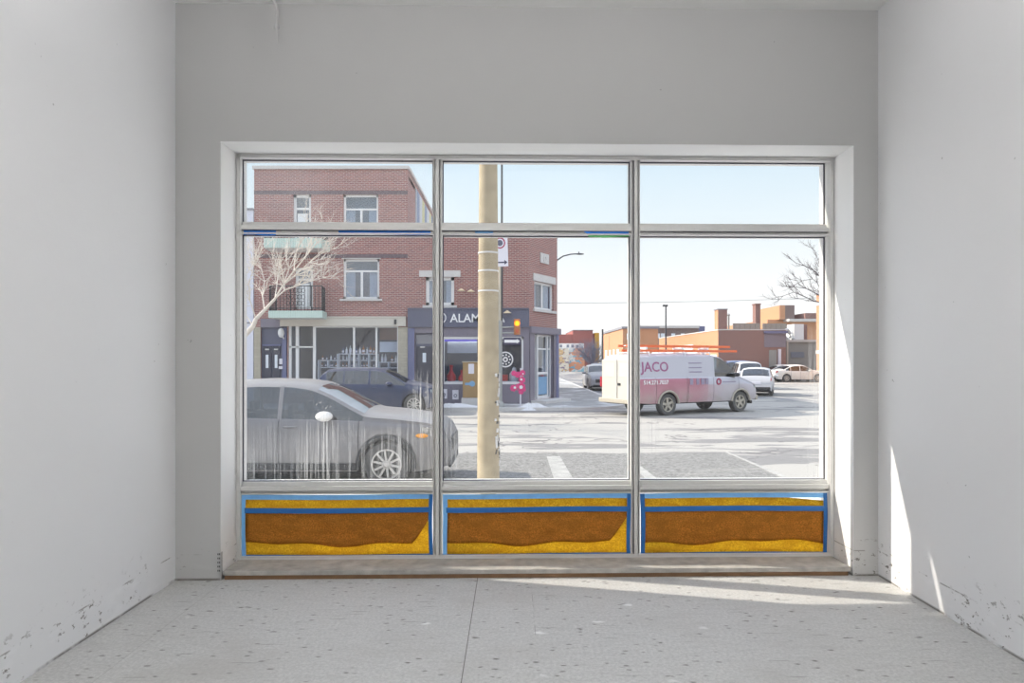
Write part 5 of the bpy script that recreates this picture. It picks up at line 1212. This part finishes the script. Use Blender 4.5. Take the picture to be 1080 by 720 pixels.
for px in (684, 694, 699, 710, 720): MB().box(g(px-2), g(px+2), Yl-.05, Yl+.05, h(356), h(351.5)).build('window', 'curtain', t)
MB().box(g(736), g(745.5), Yl+1, Yl+8, ZS, h(343.5)).build('rear_block', 'blue_p', t)
# garage: sunlight put into the flank's orange brick, front stays brown
Yb = 62.0; xg = fx(757.5, Yb); xe = fx(829, Yb); zg = fz(348.2, Yb)
t = thing('garage_building', 'brown brick garage with a long sunlit orange side and white sign', 'building', ((xg+xe)/2, Yb, ZS))
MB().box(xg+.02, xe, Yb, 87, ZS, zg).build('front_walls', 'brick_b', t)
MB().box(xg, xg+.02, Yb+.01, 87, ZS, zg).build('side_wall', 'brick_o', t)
MB().box(xg-.06, xe+.05, Yb-.06, Yb+.2, zg, zg+.10).box(xg-.06, xg+.2, Yb+.2, 87, zg, zg+.10).build('coping', 'concrete_l', t)
def sy_(px): return xg*F/(px-CX)            # depth on the flank for a pixel column
sg = MB().box(xg-.10, xg, sy_(731.5), sy_(713), 1.6, 3.05).build('side_sign', 'signwhite', t)
MB().box(xg-.12, xg-.10, sy_(723.5), sy_(719), 2.1, 2.6).box(xg-.12, xg-.10, sy_(722), sy_(720.5), 2.5, 2.8).build('sign_print', 'turq', sg)
s2 = MB().box(xg-.10, xg, sy_(744.5), sy_(740), 1.25, 2.65).build('small_sign', 'curtain', t)
mb, wd = text_mb('30', 1.0, Matrix(), .02, 1.0, .02); yA, yB = sy_(741), sy_(744)
hh = max(v[2] for v in mb.v)
MB().add([(xg-.115+v[1], yA+(yB-yA)*v[0]/wd, 1.95+v[2]/hh*.45) for v in mb.v], mb.f).build('sign_number', 'signdark', s2)
MB().box(xg-.115, xg-.10, sy_(743), sy_(741.5), 1.4, 1.75).build('sign_print', 'slate', s2)
MB().box(xg-.04, xg+.02, sy_(756), sy_(749), .6, 1.95).box(xg-.04, xg+.02, sy_(718), sy_(714), .4, 1.3).box(xg-.04, xg+.02, sy_(731), sy_(724), .4, 1.3).build('window', 'curtain', t)
MB().box(fx(811, Yb), fx(819, Yb), Yb-.05, Yb+.02, ZS, fz(369, Yb)).build('garage_door', 'greygar', t)
MB().box(fx(820.5, Yb), fx(823.5, Yb), Yb-.1, Yb, ZS, fz(368, Yb)).build('white_panel', 'pale', t)
MB().box(fx(805.5, Yb), xe+.1, Yb-.25, Yb, fz(351.5, Yb), fz(349, Yb)).build('front_fascia', 'blue_p', t)
MB().box(fx(806, Yb), fx(829, Yb), Yb-.03, Yb, fz(366, Yb), fz(351.5, Yb)).build('front_panel', 'slate_g', t)
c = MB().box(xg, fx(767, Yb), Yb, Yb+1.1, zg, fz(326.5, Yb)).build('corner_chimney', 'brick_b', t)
MB().box(xg-.015, xg, Yb, Yb+1.1, zg, fz(326.8, Yb)).build('sunlit_face', 'brick_o', c)  # sun side of the chimney in orange brick, sunlight put into the colour
MB().box(xg-.08, fx(767.5, Yb), Yb-.06, Yb+1.15, fz(326.5, Yb), fz(325.5, Yb)).build('chimney_cap', 'slab', c)
MB().box(fx(797, 70), fx(802, 70), 70, 70.9, fz(349, 70), fz(321, 70)).box(fx(796.3, 70), fx(802.6, 70), 69.9, 71, fz(321, 70), fz(320, 70)).build('chimney', 'brick_b', t)
MB().tube([(fx(768.5, 63.5), 63.5, zg-.1), (fx(768.5, 63.5), 63.5, fz(333, 63.5))], .09, 8).lathe([(.09, fz(333, 63.5)), (.17, fz(332, 63.5)), (.05, fz(330.5, 63.5))], (fx(768.5, 63.5), 63.5, 0), 10).build('vent_pipe', 'galv', t)
MB().box(fx(773, 66), fx(801.5, 66), 66, 66.1, zg-.1, fz(340.8, 66)).box(fx(804.5, 66), fx(830, 66), 66, 66.1, zg-.1, fz(341, 66)).build('roof_screen', 'fence', t)
# grey annex with rooftop clutter
Ya = 64.5; g = lambda px: fx(px, Ya); h = lambda y_: fz(y_, Ya)
t = block('annex_building', 'grey clad annex with rooftop units behind the white sedan', 'greygar', g(828), g(866), Ya, 80, h(358.5))
MB().box(g(829), g(862), Ya-.15, Ya, h(360.5), h(358)).build('fascia', 'concrete_l', t)
MB().box(g(829.5), g(831), Ya-.1, Ya, ZS, h(360.5)).build('post', 'beige', t)
MB().box(g(834), g(848), Ya-.06, Ya+.02, h(377), h(371)).build('window', 'roomdark', t)
MB().box(g(842), g(852.5), Ya+1, Ya+3, h(358.5), h(341)).build('roof_unit', 'white', t)
MB().box(g(853), g(861), Ya+2, Ya+5, h(358.5), h(341)).build('roof_room', 'brick_b', t)
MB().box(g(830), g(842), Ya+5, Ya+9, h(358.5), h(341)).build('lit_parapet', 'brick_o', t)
hp_ = MB().tube([(g(830), Ya+.6, h(349)), (g(833), Ya+.6, h(347)), (g(836.5), Ya+.6, h(352))], .18, 8)
for k in range(6): hp_.ball((g(831+2*k), Ya+.7+.1*(k % 2), h(354.5+1.6*(k % 3))), .16, 8, 6)
hp_.build('roof_duct', 'steel', t)
Yh = 100.0; g = lambda px: fx(px, Yh); h = lambda y_: fz(y_, Yh)
t = block('stepped_building', 'far orange and purple stepped building seen over the garage roof', 'brick_o', g(809.5), g(870), Yh, Yh+20, h(337))
MB().box(g(820), g(835), Yh-1, Yh+6, h(337), h(322.3)).build('tower', 'greybrown', t); MB().box(g(820)-.05, g(820), Yh-.9, Yh+10, h(337), h(322.5)).box(g(820), g(825), Yh-1.05, Yh-1, h(337), h(322.5)).build('lit_face', 'brick_o', t)  # tower's sunny side gets a lighter brick that carries the sunlight
MB().box(g(843), g(862), Yh-2, Yh+6, h(337.5), h(331)).build('upper_block', 'brick_b', t)
MB().box(g(826), g(862), Yh-2.2, Yh, h(339.5), h(337)).build('ledge', 'concrete_l', t)
Yt = 52.0; g = lambda px: fx(px, Yt); h = lambda y_: fz(y_, Yt)
t = block('tall_orange_building', 'tall sunlit orange brick building cut by the right window edge', 'brick_o', 26.75, 33, Yt, 60, 7.2)
MB().box(26.6, 33.1, Yt-.15, 60.1, 7.2, 7.36).build('roof_edge', 'slab', t)
MB().box(26.69, 26.75, Yt, 60, 6.2, 6.5).box(26.69, 26.75, Yt, 60, 2.0, 2.3).build('stone_band', 'concrete_l', t)
MB().box(26.70, 26.8, 58.2, 58.9, 3.9, 5.5).build('window', 'roomdark', t)
